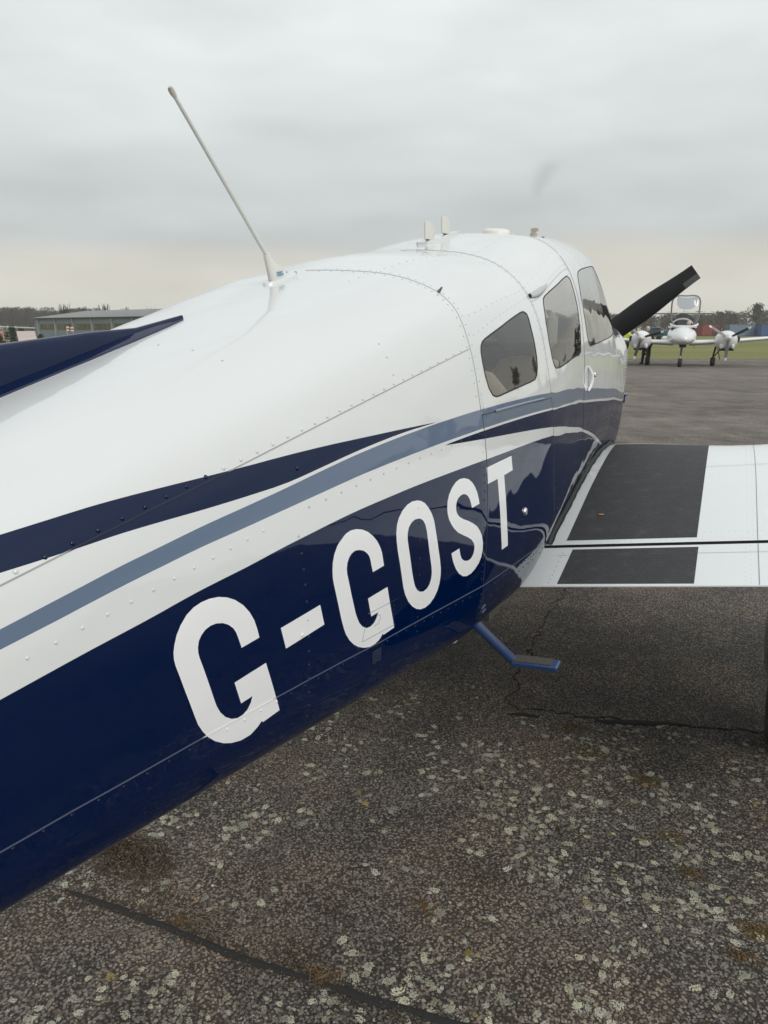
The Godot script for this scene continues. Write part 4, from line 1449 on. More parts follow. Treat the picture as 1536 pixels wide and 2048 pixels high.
func cabin() -> void:
	var fl := M.new()
	fl.box(Vector3(0, 0.93, -3.3), Vector3(0.86, 0.03, 2.6))
	obj("cabin_floor", fl, pal.dark_cabin, plane)
	var bulk := M.new()
	bulk.box(Vector3(0, 1.32, -1.79), Vector3(0.8, 0.78, 0.02))
	obj("rear_bulkhead", bulk, pal.cabin, plane)
	for s in [-1.0, 1.0]:
		for z in [-2.32, -3.28]:
			var seat := Node3D.new()
			seat.name = "seat"
			plane.add_child(seat, true)
			var x: float = 0.235 * s
			var cu := M.new()
			cu.box(Vector3(x, 1.12, z - 0.26), Vector3(0.42, 0.14, 0.46), Basis(), 0.05)
			obj("cushion", cu, pal.cream, seat)
			var rings := []
			for q in [[1.1, 0.20, 0.05], [1.25, 0.21, 0.055], [1.45, 0.20, 0.05], [1.56, 0.17, 0.045], [1.62, 0.12, 0.03], [1.635, 0.06, 0.012]]:
				var ring := []
				for e in 16:
					var a := TAU * e / 16.0
					ring.append(Vector3(x + cos(a) * q[1], q[0], z + (q[0] - 1.1) * 0.2 + sin(a) * q[2]))
				rings.append(ring)
			var bk := M.new()
			bk.loft(rings)
			obj("backrest", bk, pal.cream, seat)
			if z < -3.0:
				var hr := M.new()
				hr.box(Vector3(x, 1.74, z + 0.14), Vector3(0.24, 0.16, 0.07), Basis(), 0.03)
				obj("headrest", hr, pal.cream, seat)
	var ip := M.new()
	ip.box(Vector3(0, 1.48, -4.3), Vector3(0.84, 0.36, 0.06), Basis(), 0.02)
	ip.box(Vector3(0, 1.67, -4.4), Vector3(0.8, 0.03, 0.28), Basis(), 0.01)
	obj("instrument_panel", ip, pal.dark_cabin, plane)
	# lining of the cabin walls and roof, a finger's breadth inside the skin
	for side in [1.0, -1.0]:
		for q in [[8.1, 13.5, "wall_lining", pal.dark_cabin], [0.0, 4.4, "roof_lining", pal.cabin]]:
			var li := M.new()
			var prev := []
			for k in 27:
				var z := lerpf(-1.80, -4.55 if q[0] > 1.0 else -3.85, k / 26.0)
				var row := []
				for e in 9:
					var s := surf(z, lerpf(q[0], q[1], e / 8.0), side)
					row.append(li.pt(s[0] - s[1] * 0.022, -s[1]))
				if prev:
					for e in 8:
						li.quad(prev[e], prev[e + 1], row[e + 1], row[e])
				prev = row
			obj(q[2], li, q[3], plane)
	# a sun shade held against the middle window
	var sh := M.new()
	sh.plate([Vector2(-0.17, -0.05), Vector2(0.17, -0.07), Vector2(0.17, 0.09), Vector2(-0.17, 0.09)], Vector3(0.36, 1.83, -2.66), Vector3(0, 0, 1), Vector3(-0.45, 0.9, 0).normalized(), 0.006)
	obj("sun_shade", sh, pal.cream, plane)

# ---------------------------------------------------------------- ground
func soft(a: float, b: float, x: float) -> float:
	return smoothstep(a, b, x)

func asphalt(stone_px: float, sd: int, light: float, open: float) -> StandardMaterial3D:
	var n := 1024
	var f := FastNoiseLite.new()
	f.noise_type = FastNoiseLite.TYPE_CELLULAR
	f.seed = sd
	f.frequency = 1.0 / stone_px
	f.fractal_type = FastNoiseLite.FRACTAL_NONE
	f.cellular_jitter = 0.95
	f.cellular_return_type = FastNoiseLite.RETURN_CELL_VALUE
	var cell := f.get_seamless_image(n, n, false, false, 0.05).get_data()
	f.cellular_return_type = FastNoiseLite.RETURN_DISTANCE
	var dist := f.get_seamless_image(n, n, false, false, 0.05).get_data()
	var s := FastNoiseLite.new()
	s.noise_type = FastNoiseLite.TYPE_SIMPLEX_SMOOTH
	s.seed = sd + 7
	s.frequency = 0.008
	s.fractal_octaves = 6
	var mac := s.get_seamless_image(n, n).get_data()
	s.frequency = 0.16
	s.seed = sd + 9
	s.fractal_octaves = 2
	var fine := s.get_seamless_image(n, n).get_data()
	var rgb := PackedByteArray()
	rgb.resize(n * n * 3)
	var hgt := PackedByteArray()
	hgt.resize(n * n)
	var lut := PackedByteArray()
	for k in 1001:
		lut.append(int(clampf(Color(k / 1000.0, 0, 0).linear_to_srgb().r, 0, 1) * 255.0))
	for k in n * n:
		var c := cell[k] / 255.0
		var d := dist[k] / 255.0
		var m := mac[k] / 255.0
		var g := fine[k] / 255.0
		var rad := 0.30 + 0.34 * fposmod(c * 7.3, 1.0)
		var st := 1.0 - smoothstep(rad - 0.10, rad + 0.04, d)
		if fposmod(c * 13.7, 1.0) > open:
			st *= 0.25
		var tone := 0.055 + 0.19 * fposmod(c * 29.1, 1.0)
		var warm := fposmod(c * 51.7, 1.0)
		var bind := 0.015 + 0.022 * m + 0.013 * g
		var v := lerpf(bind, tone * (0.85 + 0.3 * g), st) * light
		rgb[k * 3] = lut[int(clampf(v * (1.08 + 0.08 * warm), 0, 1) * 1000)]
		rgb[k * 3 + 1] = lut[int(clampf(v * (0.99 + 0.03 * warm), 0, 1) * 1000)]
		rgb[k * 3 + 2] = lut[int(clampf(v * (0.91 - 0.05 * warm), 0, 1) * 1000)]
		hgt[k] = int(clampf(0.25 + 0.55 * st + 0.2 * g, 0, 1) * 255)
	var mt := StandardMaterial3D.new()
	mt.albedo_texture = ImageTexture.create_from_image(Image.create_from_data(n, n, false, Image.FORMAT_RGB8, rgb))
	var hi := Image.create_from_data(n, n, false, Image.FORMAT_L8, hgt)
	hi.bump_map_to_normal_map(5.0)
	mt.normal_enabled = true
	mt.normal_texture = ImageTexture.create_from_image(hi)
	mt.normal_scale = 1.0
	mt.vertex_color_use_as_albedo = true
	mt.roughness = 0.93
	return mt

# a level sheet of quads with colour that drifts across it
func sheet(called: String, xs: Array, zs2: Array, y: float, m: Material, tile: float, tint: Callable, turn := 0.0, parent: Node = self) -> MeshInstance3D:
	var v := PackedVector3Array()
	var nn := PackedVector3Array()
	var uv := PackedVector2Array()
	var cc := PackedColorArray()
	var ii := PackedInt32Array()
	for z in zs2:
		for x in xs:
			v.append(Vector3(x, y, z))
			nn.append(Vector3.UP)
			uv.append(Vector2(x, z) / tile)
			cc.append(tint.call(x, z))
	var w := xs.size()
	for a in zs2.size() - 1:
		for b in w - 1:
			var k := a * w + b
			ii.append_array([k, k + 1, k + w + 1, k, k + w + 1, k + w])
	var arr := []
	arr.resize(Mesh.ARRAY_MAX)
	arr[Mesh.ARRAY_VERTEX] = v
	arr[Mesh.ARRAY_NORMAL] = nn
	arr[Mesh.ARRAY_TEX_UV] = uv
	arr[Mesh.ARRAY_COLOR] = cc
	arr[Mesh.ARRAY_INDEX] = ii
	var am := ArrayMesh.new()
	am.add_surface_from_arrays(Mesh.PRIMITIVE_TRIANGLES, arr)
	am.surface_set_material(0, m)
	var o := MeshInstance3D.new()
	o.name = called
	o.mesh = am
	o.rotation_degrees.y = turn
	parent.add_child(o, true)
	return o

func steps(marks: Array) -> Array:
	# [[from, to, step], ...] joined
	var out := []
	for q in marks:
		var n := int(round(absf(q[1] - q[0]) / q[2]))
		for k in n:
			out.append(lerpf(q[0], q[1], float(k) / n))
	out.append(marks[-1][1])
	return out

var drift := FastNoiseLite.new()
var clump := FastNoiseLite.new()

func ground() -> void:
	drift.noise_type = FastNoiseLite.TYPE_SIMPLEX_SMOOTH
	drift.seed = 31
	drift.frequency = 1.0
	drift.fractal_octaves = 5
	clump.noise_type = FastNoiseLite.TYPE_SIMPLEX_SMOOTH
	clump.seed = 77
	clump.frequency = 1.0
	clump.fractal_octaves = 3
	var old := asphalt(9.0, 5, 2.5, 0.72)
	var tint := func(x: float, z: float) -> Color:
		var a := drift.get_noise_2d(x * 1.3, z * 1.3)
		var b := drift.get_noise_2d(x * 0.22 + 40.0, z * 0.5)
		var c := drift.get_noise_2d(x * 4.0 + 9.0, z * 4.0)
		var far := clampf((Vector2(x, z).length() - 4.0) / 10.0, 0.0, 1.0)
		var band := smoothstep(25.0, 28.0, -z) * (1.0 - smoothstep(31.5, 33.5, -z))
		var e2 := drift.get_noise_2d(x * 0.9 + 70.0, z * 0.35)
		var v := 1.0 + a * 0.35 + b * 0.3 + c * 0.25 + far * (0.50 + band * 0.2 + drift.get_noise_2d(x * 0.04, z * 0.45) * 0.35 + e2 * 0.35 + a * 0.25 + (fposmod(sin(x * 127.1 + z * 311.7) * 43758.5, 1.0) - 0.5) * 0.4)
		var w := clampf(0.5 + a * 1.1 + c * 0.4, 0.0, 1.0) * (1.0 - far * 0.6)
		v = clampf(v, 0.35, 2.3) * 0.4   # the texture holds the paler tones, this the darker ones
		return Color(v * (1.0 + 0.13 * w), v, v * (1.0 - 0.12 * w))
	var ap := sheet("apron", steps([[-160, -40, 10], [-40, -8, 2.0], [-8, -2, 0.25], [-2, 3.4, 0.045], [3.4, 10, 0.15], [10, 22, 0.25], [22, 40, 2.0], [40, 160, 10]]), steps([[-44.8, -20, 0.3], [-20, -6, 0.15], [-6, -0.4, 0.045], [-0.4, 3, 0.2], [3, 14, 1.0]]), 0.0, old, 1.0, tint, YAW)
	tag(ap, "weathered stony asphalt apron, lichen-spotted near the eye and plain farther out", "", "", "structure")
	var turf := StandardMaterial3D.new()
	turf.vertex_color_use_as_albedo = true
	turf.roughness = 1.0
	turf.albedo_texture = noise_tex(512, 0.05, [[0.0, Color(0.66, 0.66, 0.62)], [0.5, Color(0.9, 0.9, 0.86)], [1.0, Color(1, 1, 0.97)]], FastNoiseLite.TYPE_SIMPLEX_SMOOTH, 14, 5)
	var gt := func(x: float, z: float) -> Color:
		var a := drift.get_noise_2d(x * 0.05, z * 0.22)
		var b := drift.get_noise_2d(x * 0.012 + 5.0, z * 0.05)
		return Color(0.150, 0.175, 0.035).lerp(Color(0.27, 0.25, 0.08), clampf(0.35 + a * 0.9 + b * 0.5, 0, 1))
	var gr := sheet("grass_field", steps([[-900, -120, 60], [-120, 120, 5], [120, 900, 60]]), steps([[-900, -200, 70], [-200, -70, 6], [-70, -38, 1.0], [-38, 40, 13], [40, 500, 60]]), -0.012, turf, 6.0, gt, YAW)
	tag(gr, "flat green and straw-coloured airfield grass beyond the apron", "", "", "structure")
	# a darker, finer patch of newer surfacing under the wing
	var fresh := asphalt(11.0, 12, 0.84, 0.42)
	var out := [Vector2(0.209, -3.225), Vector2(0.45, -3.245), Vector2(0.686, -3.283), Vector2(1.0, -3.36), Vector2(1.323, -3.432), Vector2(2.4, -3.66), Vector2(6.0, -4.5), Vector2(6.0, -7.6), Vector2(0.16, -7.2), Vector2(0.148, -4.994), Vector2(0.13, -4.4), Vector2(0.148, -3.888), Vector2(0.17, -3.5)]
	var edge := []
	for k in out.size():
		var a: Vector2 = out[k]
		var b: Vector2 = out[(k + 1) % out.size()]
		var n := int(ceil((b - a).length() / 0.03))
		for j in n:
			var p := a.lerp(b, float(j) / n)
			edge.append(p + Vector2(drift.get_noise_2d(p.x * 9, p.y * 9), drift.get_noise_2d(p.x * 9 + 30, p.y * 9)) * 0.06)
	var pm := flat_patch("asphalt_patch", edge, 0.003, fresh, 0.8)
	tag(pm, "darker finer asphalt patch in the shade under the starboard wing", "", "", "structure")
	# strips of bitumen poured into the joints
	var tar := mat(lin(0.036, 0.036, 0.036), 0.9)
	tar.metallic_specular = 0.25
	tar.normal_enabled = true
	var tn := FastNoiseLite.new()
	tn.frequency = 0.03
	var tt := NoiseTexture2D.new()
	tt.width = 256
	tt.height = 256
	tt.seamless = true
	tt.as_normal_map = true
	tt.bump_strength = 2.0
	tt.noise = tn
	tar.normal_texture = tt
	tar.uv1_triplanar = true
	tar.uv1_scale = Vector3(3, 3, 3)
	tar_strip([Vector2(-0.78, -1.452), Vector2(-0.736, -1.454), Vector2(-0.56, -1.459), Vector2(-0.392, -1.463), Vector2(-0.25, -1.460), Vector2(-0.119, -1.459), Vector2(0.02, -1.468), Vector2(0.12, -1.477)], [0.003, 0.007, 0.015, 0.012, 0.010, 0.014, 0.011, 0.005], tar, "black bitumen joint strip crossing the stony ground below the lettering")
	tar_strip([Vector2(0.145, -1.478), Vector2(0.2, -1.482), Vector2(0.271, -1.484), Vector2(0.39, -1.497), Vector2(0.503, -1.506), Vector2(0.75, -1.54), Vector2(1.1, -1.56)], [0.005, 0.012, 0.014, 0.010, 0.013, 0.011, 0.006], tar, "continuation of the black bitumen joint strip, past a mossy break")
	tar_strip([Vector2(0.60, -3.235), Vector2(0.68, -3.255), Vector2(0.76, -3.285), Vector2(0.88, -3.33), Vector2(1.0, -3.37)], [0.006, 0.024, 0.03, 0.02, 0.005], tar, "short bitumen smear along the edge of the asphalt patch")
	tar_strip([Vector2(0.22, -3.13), Vector2(0.30, -3.16), Vector2(0.37, -3.165)], [0.005, 0.018, 0.006], tar, "small round bitumen blot near the corner of the asphalt patch")

func flat_patch(called: String, edge: Array, y: float, m: Material, tile: float) -> MeshInstance3D:
	var st := M.new()
	var poly := PackedVector2Array(edge)
	var ids := Geometry2D.triangulate_polygon(poly)
	var v := PackedVector3Array()
	var nn := PackedVector3Array()
	var uv := PackedVector2Array()
	var cc := PackedColorArray()
	var ii := PackedInt32Array()
	for p in poly:
		v.append(Vector3(p.x, y, p.y))
		nn.append(Vector3.UP)
		uv.append(p / tile)
		cc.append(Color.WHITE)
	for k in range(0, ids.size(), 3):
		var g := (v[ids[k + 1]] - v[ids[k]]).cross(v[ids[k + 2]] - v[ids[k]])
		ii.append_array([ids[k], ids[k + 2], ids[k + 1]] if g.y > 0 else [ids[k], ids[k + 1], ids[k + 2]])
	for k in poly.size():
		var a := poly[k]
		var b := poly[(k + 1) % poly.size()]
		var o2 := Vector3((b - a).y, 0, -(b - a).x).normalized()
		var base := v.size()
		for q in [[a, y], [b, y], [b, -0.002], [a, -0.002]]:
			v.append(Vector3(q[0].x, q[1], q[0].y))
			nn.append(o2)
			uv.append(q[0] / tile)
			cc.append(Color.WHITE)
		ii.append_array([base, base + 1, base + 2, base, base + 2, base + 3])
	var arr := []
	arr.resize(Mesh.ARRAY_MAX)
	arr[Mesh.ARRAY_VERTEX] = v
	arr[Mesh.ARRAY_NORMAL] = nn
	arr[Mesh.ARRAY_TEX_UV] = uv
	arr[Mesh.ARRAY_COLOR] = cc
	arr[Mesh.ARRAY_INDEX] = ii
	var am := ArrayMesh.new()
	am.add_surface_from_arrays(Mesh.PRIMITIVE_TRIANGLES, arr)
	am.surface_set_material(0, m)
	var o := MeshInstance3D.new()
	o.name = called
	o.mesh = am
	add_child(o, true)
	return o

func tar_strip(line: Array, wide: Array, m: Material, label: String) -> void:
	var st := M.new()
	var rows := []
	for k in line.size() - 1:
		for j in 14:
			if j == 0 and k > 0:
				pass
			var f := j / 14.0
			var p: Vector2 = line[k].lerp(line[k + 1], f)
			var d: Vector2 = (line[k + 1] - line[k]).normalized()
			var s := Vector2(-d.y, d.x)
			var w: float = lerpf(wide[k], wide[k + 1], f)
			var w0 := w * (1.0 + 0.5 * drift.get_noise_2d(p.x * 14, p.y * 14) + 0.35 * drift.get_noise_2d(p.x * 50, p.y * 50))
			var w1 := w * (1.0 + 0.5 * drift.get_noise_2d(p.x * 14 + 50, p.y * 14) + 0.35 * drift.get_noise_2d(p.x * 50 + 70, p.y * 50))
			var row := []
			for e in [[-1.0, w0, 0.0005], [-0.82, w0, 0.0042], [0.0, w0, 0.0055], [0.82, w1, 0.0042], [1.0, w1, 0.0005]]:
				var q: Vector2 = p + s * e[0] * e[1]
				row.append(st.pt(Vector3(q.x, e[2], q.y), Vector3(s.x * e[0] * 0.35, 1, s.y * e[0] * 0.35).normalized()))
			rows.append(row)
	for k in rows.size() - 1:
		for e in 4:
			st.quad(rows[k][e], rows[k][e + 1], rows[k + 1][e + 1], rows[k + 1][e])
	var o := obj("tar_strip", st, m)
	tag(o, label, "road marking", "", "structure")
	o.remove_meta("category")

func in_patch(p: Vector2) -> bool:
	return p.y < -3.2 - maxf(0.0, p.x - 0.2) * 0.19 and p.x > 0.14

func near_tar(p: Vector2) -> bool:
	return p.y > -1.49 - maxf(0, p.x - 0.2) * 0.07 and p.y < -1.455 - maxf(0, p.x - 0.2) * 0.07 and p.x > -0.76 and p.x < 1.1

# loose and growing things on the near ground: chippings, lichen, moss, soil
func litter() -> void:
	var rng := RandomNumberGenerator.new()
	rng.seed = 99
	# chippings that stand proud of the binder
	for variant in 3:
		var m := M.new()
		var rows := []
		for j in 3:
			var row := []
			for s in 6:
				var a := TAU * s / 6.0 + j * 0.4
				var r: float = [1.0, 0.78, 0.3][j] * rng.randf_range(0.75, 1.15)
				var h: float = [0.0, 0.42, 0.62][j] * rng.randf_range(0.85, 1.15)
				row.append(m.pt(Vector3(cos(a) * r, h, sin(a) * r * 0.75), Vector3(cos(a) * (0.8 - j * 0.35), 0.5 + j * 0.4, sin(a) * (0.8 - j * 0.35)).normalized()))
			rows.append(row)
		for j in 2:
			for s in 6:
				m.quad(rows[j][s], rows[j][(s + 1) % 6], rows[j + 1][(s + 1) % 6], rows[j + 1][s])
		var ids: Array = rows[2]
		for s in range(1, 5):
			m.tri(ids[0], ids[s], ids[s + 1])
		var where := []
		var tint := []
		while where.size() < 14000:
			var z := -0.85 - 2.6 * pow(rng.randf(), 1.25)
			var x := rng.randf_range(-1.35, 2.0)
			var p := Vector2(x, z)
			if in_patch(p) or near_tar(p) or ((p - Vector2(-0.70, -1.66)) / Vector2(0.16, 0.10)).length() < 1.0:
				continue
			if rng.randf() > 0.44 + drift.get_noise_2d(x * 2.2 + 3.0, z * 2.2) * 0.9:
				continue
			var size := rng.randf_range(0.0026, 0.0058) * (1.0 + 0.25 * (rng.randf() - 0.5))
			var b := Basis(Vector3.UP, rng.randf() * TAU).rotated(Vector3(1, 0, 0), rng.randf_range(-0.2, 0.2))
			where.append(Transform3D(b.scaled_local(Vector3(size, size * rng.randf_range(0.4, 0.8), size)), Vector3(x, -0.0006, z)))
			var v := rng.randf_range(0.06, 0.24) * (0.8 + 0.5 * rng.randf())
			tint.append(Color(v * 1.07, v * 0.99, v * rng.randf_range(0.80, 0.95)))
		var o := many("chippings", m.mesh(vmat(0.85)), where, tint)
		tag(o, "grey stone chippings proud of the old asphalt", "", "", "stuff")
	# lichen: rosettes of small crusted lobes
	for variant in 4:
		var m := M.new()
		var lobes := 44 + variant * 12
		for k in lobes:
			var a := k * 2.39996
			var rr := sqrt((k + 0.5) / lobes) * rng.randf_range(0.6, 1.1) * (1.0 + 0.3 * sin(a * 2.0 + variant * 1.7) + 0.2 * sin(a * 3.0 + variant))
			if rng.randf() < 0.22:
				continue
			var c := Vector3(cos(a) * rr, 0, sin(a) * rr * 0.85)
			var lr := rng.randf_range(0.07, 0.19)
			var shade := rng.randf_range(0.72, 1.12) * (0.82 if rr < 0.4 else 1.0)
			m.col = Color(shade, shade, shade * rng.randf_range(0.86, 1.0))
			var ring := []
			var ring2 := []
			var hgt := rng.randf_range(0.05, 0.11)
			for s in 7:
				var b := TAU * s / 7.0 + rng.randf() * 0.4
				var r1 := lr * rng.randf_range(0.75, 1.2)
				ring.append(m.pt(c + Vector3(cos(b) * r1, 0, sin(b) * r1), Vector3(cos(b) * 0.8, 0.6, sin(b) * 0.8)))
				ring2.append(m.pt(c + Vector3(cos(b) * r1 * 0.7, hgt, sin(b) * r1 * 0.7), Vector3(cos(b) * 0.4, 0.9, sin(b) * 0.4)))
			var top := m.pt(c + Vector3(0, hgt * 0.7, 0), Vector3.UP)
			for s in 7:
				m.quad(ring[s], ring[(s + 1) % 7], ring2[(s + 1) % 7], ring2[s])
				m.tri(ring2[s], ring2[(s + 1) % 7], top)
		var where := []
		var tint := []
		while where.size() < 1500:
			var z := -0.85 - 2.5 * pow(rng.randf(), 1.1)
			var x := rng.randf_range(-1.3, 1.9)
			var p := Vector2(x, z)
			if in_patch(p) or near_tar(p) or ((p - Vector2(-0.70, -1.66)) / Vector2(0.17, 0.11)).length() < 1.0:
				continue
			var dens := clump.get_noise_2d(x * 2.6, z * 2.6) * 0.9 + clump.get_noise_2d(x * 0.8 + 20, z * 0.8) * 0.7
			if rng.randf() > 0.36 + dens * 1.2:
				continue
			var size := 0.0035 + 0.0165 * pow(rng.randf(), 3.4)
			if z > -1.4:
				size *= 0.8
			where.append(Transform3D(Basis(Vector3.UP, rng.randf() * TAU).scaled_local(Vector3(size, size * rng.randf_range(0.5, 1.0), size)), Vector3(x, 0.0007 + rng.randf() * 0.0008, z)))
			var v := rng.randf_range(0.27, 0.62)
			if rng.randf() < 0.035:
				v *= 0.7
				tint.append(Color(v * 1.0, v * 0.78, v * 0.3))
			else:
				tint.append(Color(v * 1.0, v * 0.99, v * rng.randf_range(0.76, 0.90)))
		var o := many("lichen", m.mesh(vmat(0.95)), where, tint)
		tag(o, "pale grey-green lichen rosettes on the old asphalt", "", "", "stuff")
	# soil, moss and dead stems
	var crumb := M.new()
	var cr := []
	for j in 3:
		var row := []
		for s in 5:
			var a := TAU * s / 5.0
			var th: float = [0.6, 1.5, 2.5][j]
			var d := Vector3(sin(th) * cos(a), cos(th), sin(th) * sin(a)) * rng.randf_range(0.7, 1.3)
			row.append(crumb.pt(d, d.normalized()))
		cr.append(row)
	for j in 2:
		for s in 5:
			crumb.quad(cr[j][s], cr[j][(s + 1) % 5], cr[j + 1][(s + 1) % 5], cr[j + 1][s])
	for s in range(1, 4):
		crumb.tri(cr[0][0], cr[0][s], cr[0][s + 1])
	var cm := crumb.mesh(vmat(1.0))
	var heaps := [[-0.70, -1.66, 0.15, 1700, 0], [-0.50, -1.56, 0.09, 400, 1], [-0.30, -1.52, 0.10, 300, 1], [0.13, -1.50, 0.05, 260, 2], [0.02, -1.53, 0.09, 260, 1], [0.858, -2.843, 0.06, 240, 2], [1.247, -2.167, 0.06, 420, 2], [1.20, -2.05, 0.05, 160, 2], [0.52, -3.13, 0.07, 160, 2], [0.62, -2.95, 0.06, 140, 2], [1.05, -2.35, 0.05, 180, 2], [0.30, -1.86, 0.04, 120, 2], [-0.36, -1.50, 0.03, 120, 2], [0.97, -2.52, 0.05, 140, 2], [0.05, -1.72, 0.06, 140, 1], [0.42, -2.05, 0.09, 200, 1], [0.60, -2.4, 0.1, 160, 1]]
	var soil_w := []
	var soil_t := []
	var moss_w := []
	var moss_t := []
	for h in heaps:
		for k in h[3]:
			var a := rng.randf() * TAU
			var r: float = h[2] * pow(rng.randf(), 0.75)
			var p := Vector3(h[0] + cos(a) * r * 1.3, 0, h[1] + sin(a) * r * 0.75)
			var up: float = (1.0 - r / h[2]) * (0.022 if h[4] == 0 else 0.006)
			var size := rng.randf_range(0.0012, 0.0036) * (1.25 if h[4] == 0 else 0.9)
			p.y = rng.randf() * up
			var tr := Transform3D(Basis(Vector3.UP, rng.randf() * TAU).rotated(Vector3.RIGHT, rng.randf() * 2.0).scaled_local(Vector3(size, size * 0.7, size * rng.randf_range(0.7, 1.6))), p)
			var v := rng.randf_range(0.6, 1.3)
			if h[4] == 2:
				moss_w.append(tr)
				moss_t.append(Color(0.15, 0.080, 0.028) * v if rng.randf() < 0.6 else Color(0.11, 0.095, 0.035) * v)
			else:
				soil_w.append(tr)
				soil_t.append(Color(0.075, 0.055, 0.036) * v if rng.randf() < 0.75 else Color(0.15, 0.12, 0.085) * v)
	# grit that has crept over the edges of the joint strip
	for k in 1500:
		var x := rng.randf_range(-0.78, 1.0)
		var e := (1.0 if rng.randf() < 0.5 else -1.0) * rng.randf_range(0.006, 0.028)
		var zc := -1.47 - maxf(0.0, x - 0.2) * 0.08 + 0.02 * drift.get_noise_2d(x * 3.0, 0)
		var size := rng.randf_range(0.0012, 0.003)
		soil_w.append(Transform3D(Basis(Vector3.UP, rng.randf() * TAU).scaled_local(Vector3(size, size * 0.7, size * 1.2)), Vector3(x, 0.001 + rng.randf() * 0.004, zc + e)))
		var v := rng.randf_range(0.5, 1.4)
		soil_t.append(Color(0.085, 0.066, 0.046) * v)
	tag(many("soil", cm, soil_w, soil_t), "crumbly brown soil lodged along the bitumen joint", "", "", "stuff")
	tag(many("moss", cm, moss_w, moss_t), "rusty brown moss in cracks of the old asphalt", "", "", "stuff")
	var stem := M.new()
	stem.tube([Vector3(-1, 0, 0), Vector3(-0.3, 0.05, 0.1), Vector3(0.4, 0.04, -0.05), Vector3(1, 0, 0.1)], [0.03, 0.035, 0.03, 0.015], 5)
	var sw := []
	var stt := []
	for k in 90:
		var h: Array = heaps[rng.randi() % 4]
		var a := rng.randf() * TAU
		var r: float = h[2] * rng.randf()
		var l := rng.randf_range(0.008, 0.028)
		sw.append(Transform3D(Basis(Vector3.UP, rng.randf() * TAU).rotated(Vector3.RIGHT, rng.randf_range(-0.2, 0.2)).scaled_local(Vector3.ONE * l), Vector3(h[0] + cos(a) * r * 1.3, rng.randf_range(0.002, 0.011), h[1] + sin(a) * r * 0.75)))
		var v := rng.randf_range(0.6, 1.2)
		stt.append(Color(0.26, 0.21, 0.15) * v)
	tag(many("dead_stems", stem.mesh(vmat(0.9)), sw, stt), "pale dead grass stems lying in the soil by the joint", "", "", "stuff")
	# a few things one can point at
	for q in [[0.93, -2.05, 0.008, lin(0.52, 0.46, 0.45), "pinkish white pebble among pale lichen"], [0.28, -2.52, 0.010, lin(0.012, 0.013, 0.016), "small black stone on the lichened asphalt"], [-0.36, -1.66, 0.006, lin(0.5, 0.5, 0.47), "small white pebble beyond the soil heap"], [-0.375, -1.59, 0.004, lin(0.5, 0.26, 0.04), "tiny orange fleck near the soil heap"]]:
		var pb := M.new()
		pb.ball(Vector3.ZERO, Vector3(q[2], q[2] * 0.6, q[2] * 0.8), Basis(), 9, 6)
		var o := obj("pebble", pb, mat(q[3], 0.7))
		o.position = Vector3(q[0], q[2] * 0.4, q[1])
		tag(o, q[4], "pebble")
	var lf := M.new()
	lf.plate([Vector2(-0.012, 0), Vector2(-0.004, 0.007), Vector2(0.006, 0.008), Vector2(0.013, 0.002), Vector2(0.008, -0.006), Vector2(-0.005, -0.007)], Vector3.ZERO, Vector3(1, 0.1, 0), Vector3(0, 0.1, -1), 0.0012)
	var leaf := obj("dead_leaf", lf, mat(lin(0.42, 0.24, 0.10), 0.8))
	leaf.position = wing_pt(0.597, 1.95) + Vector3(0, 0.004, 0)
	tag(leaf, "small tan dead leaf lying on the black wing walkway", "leaf")

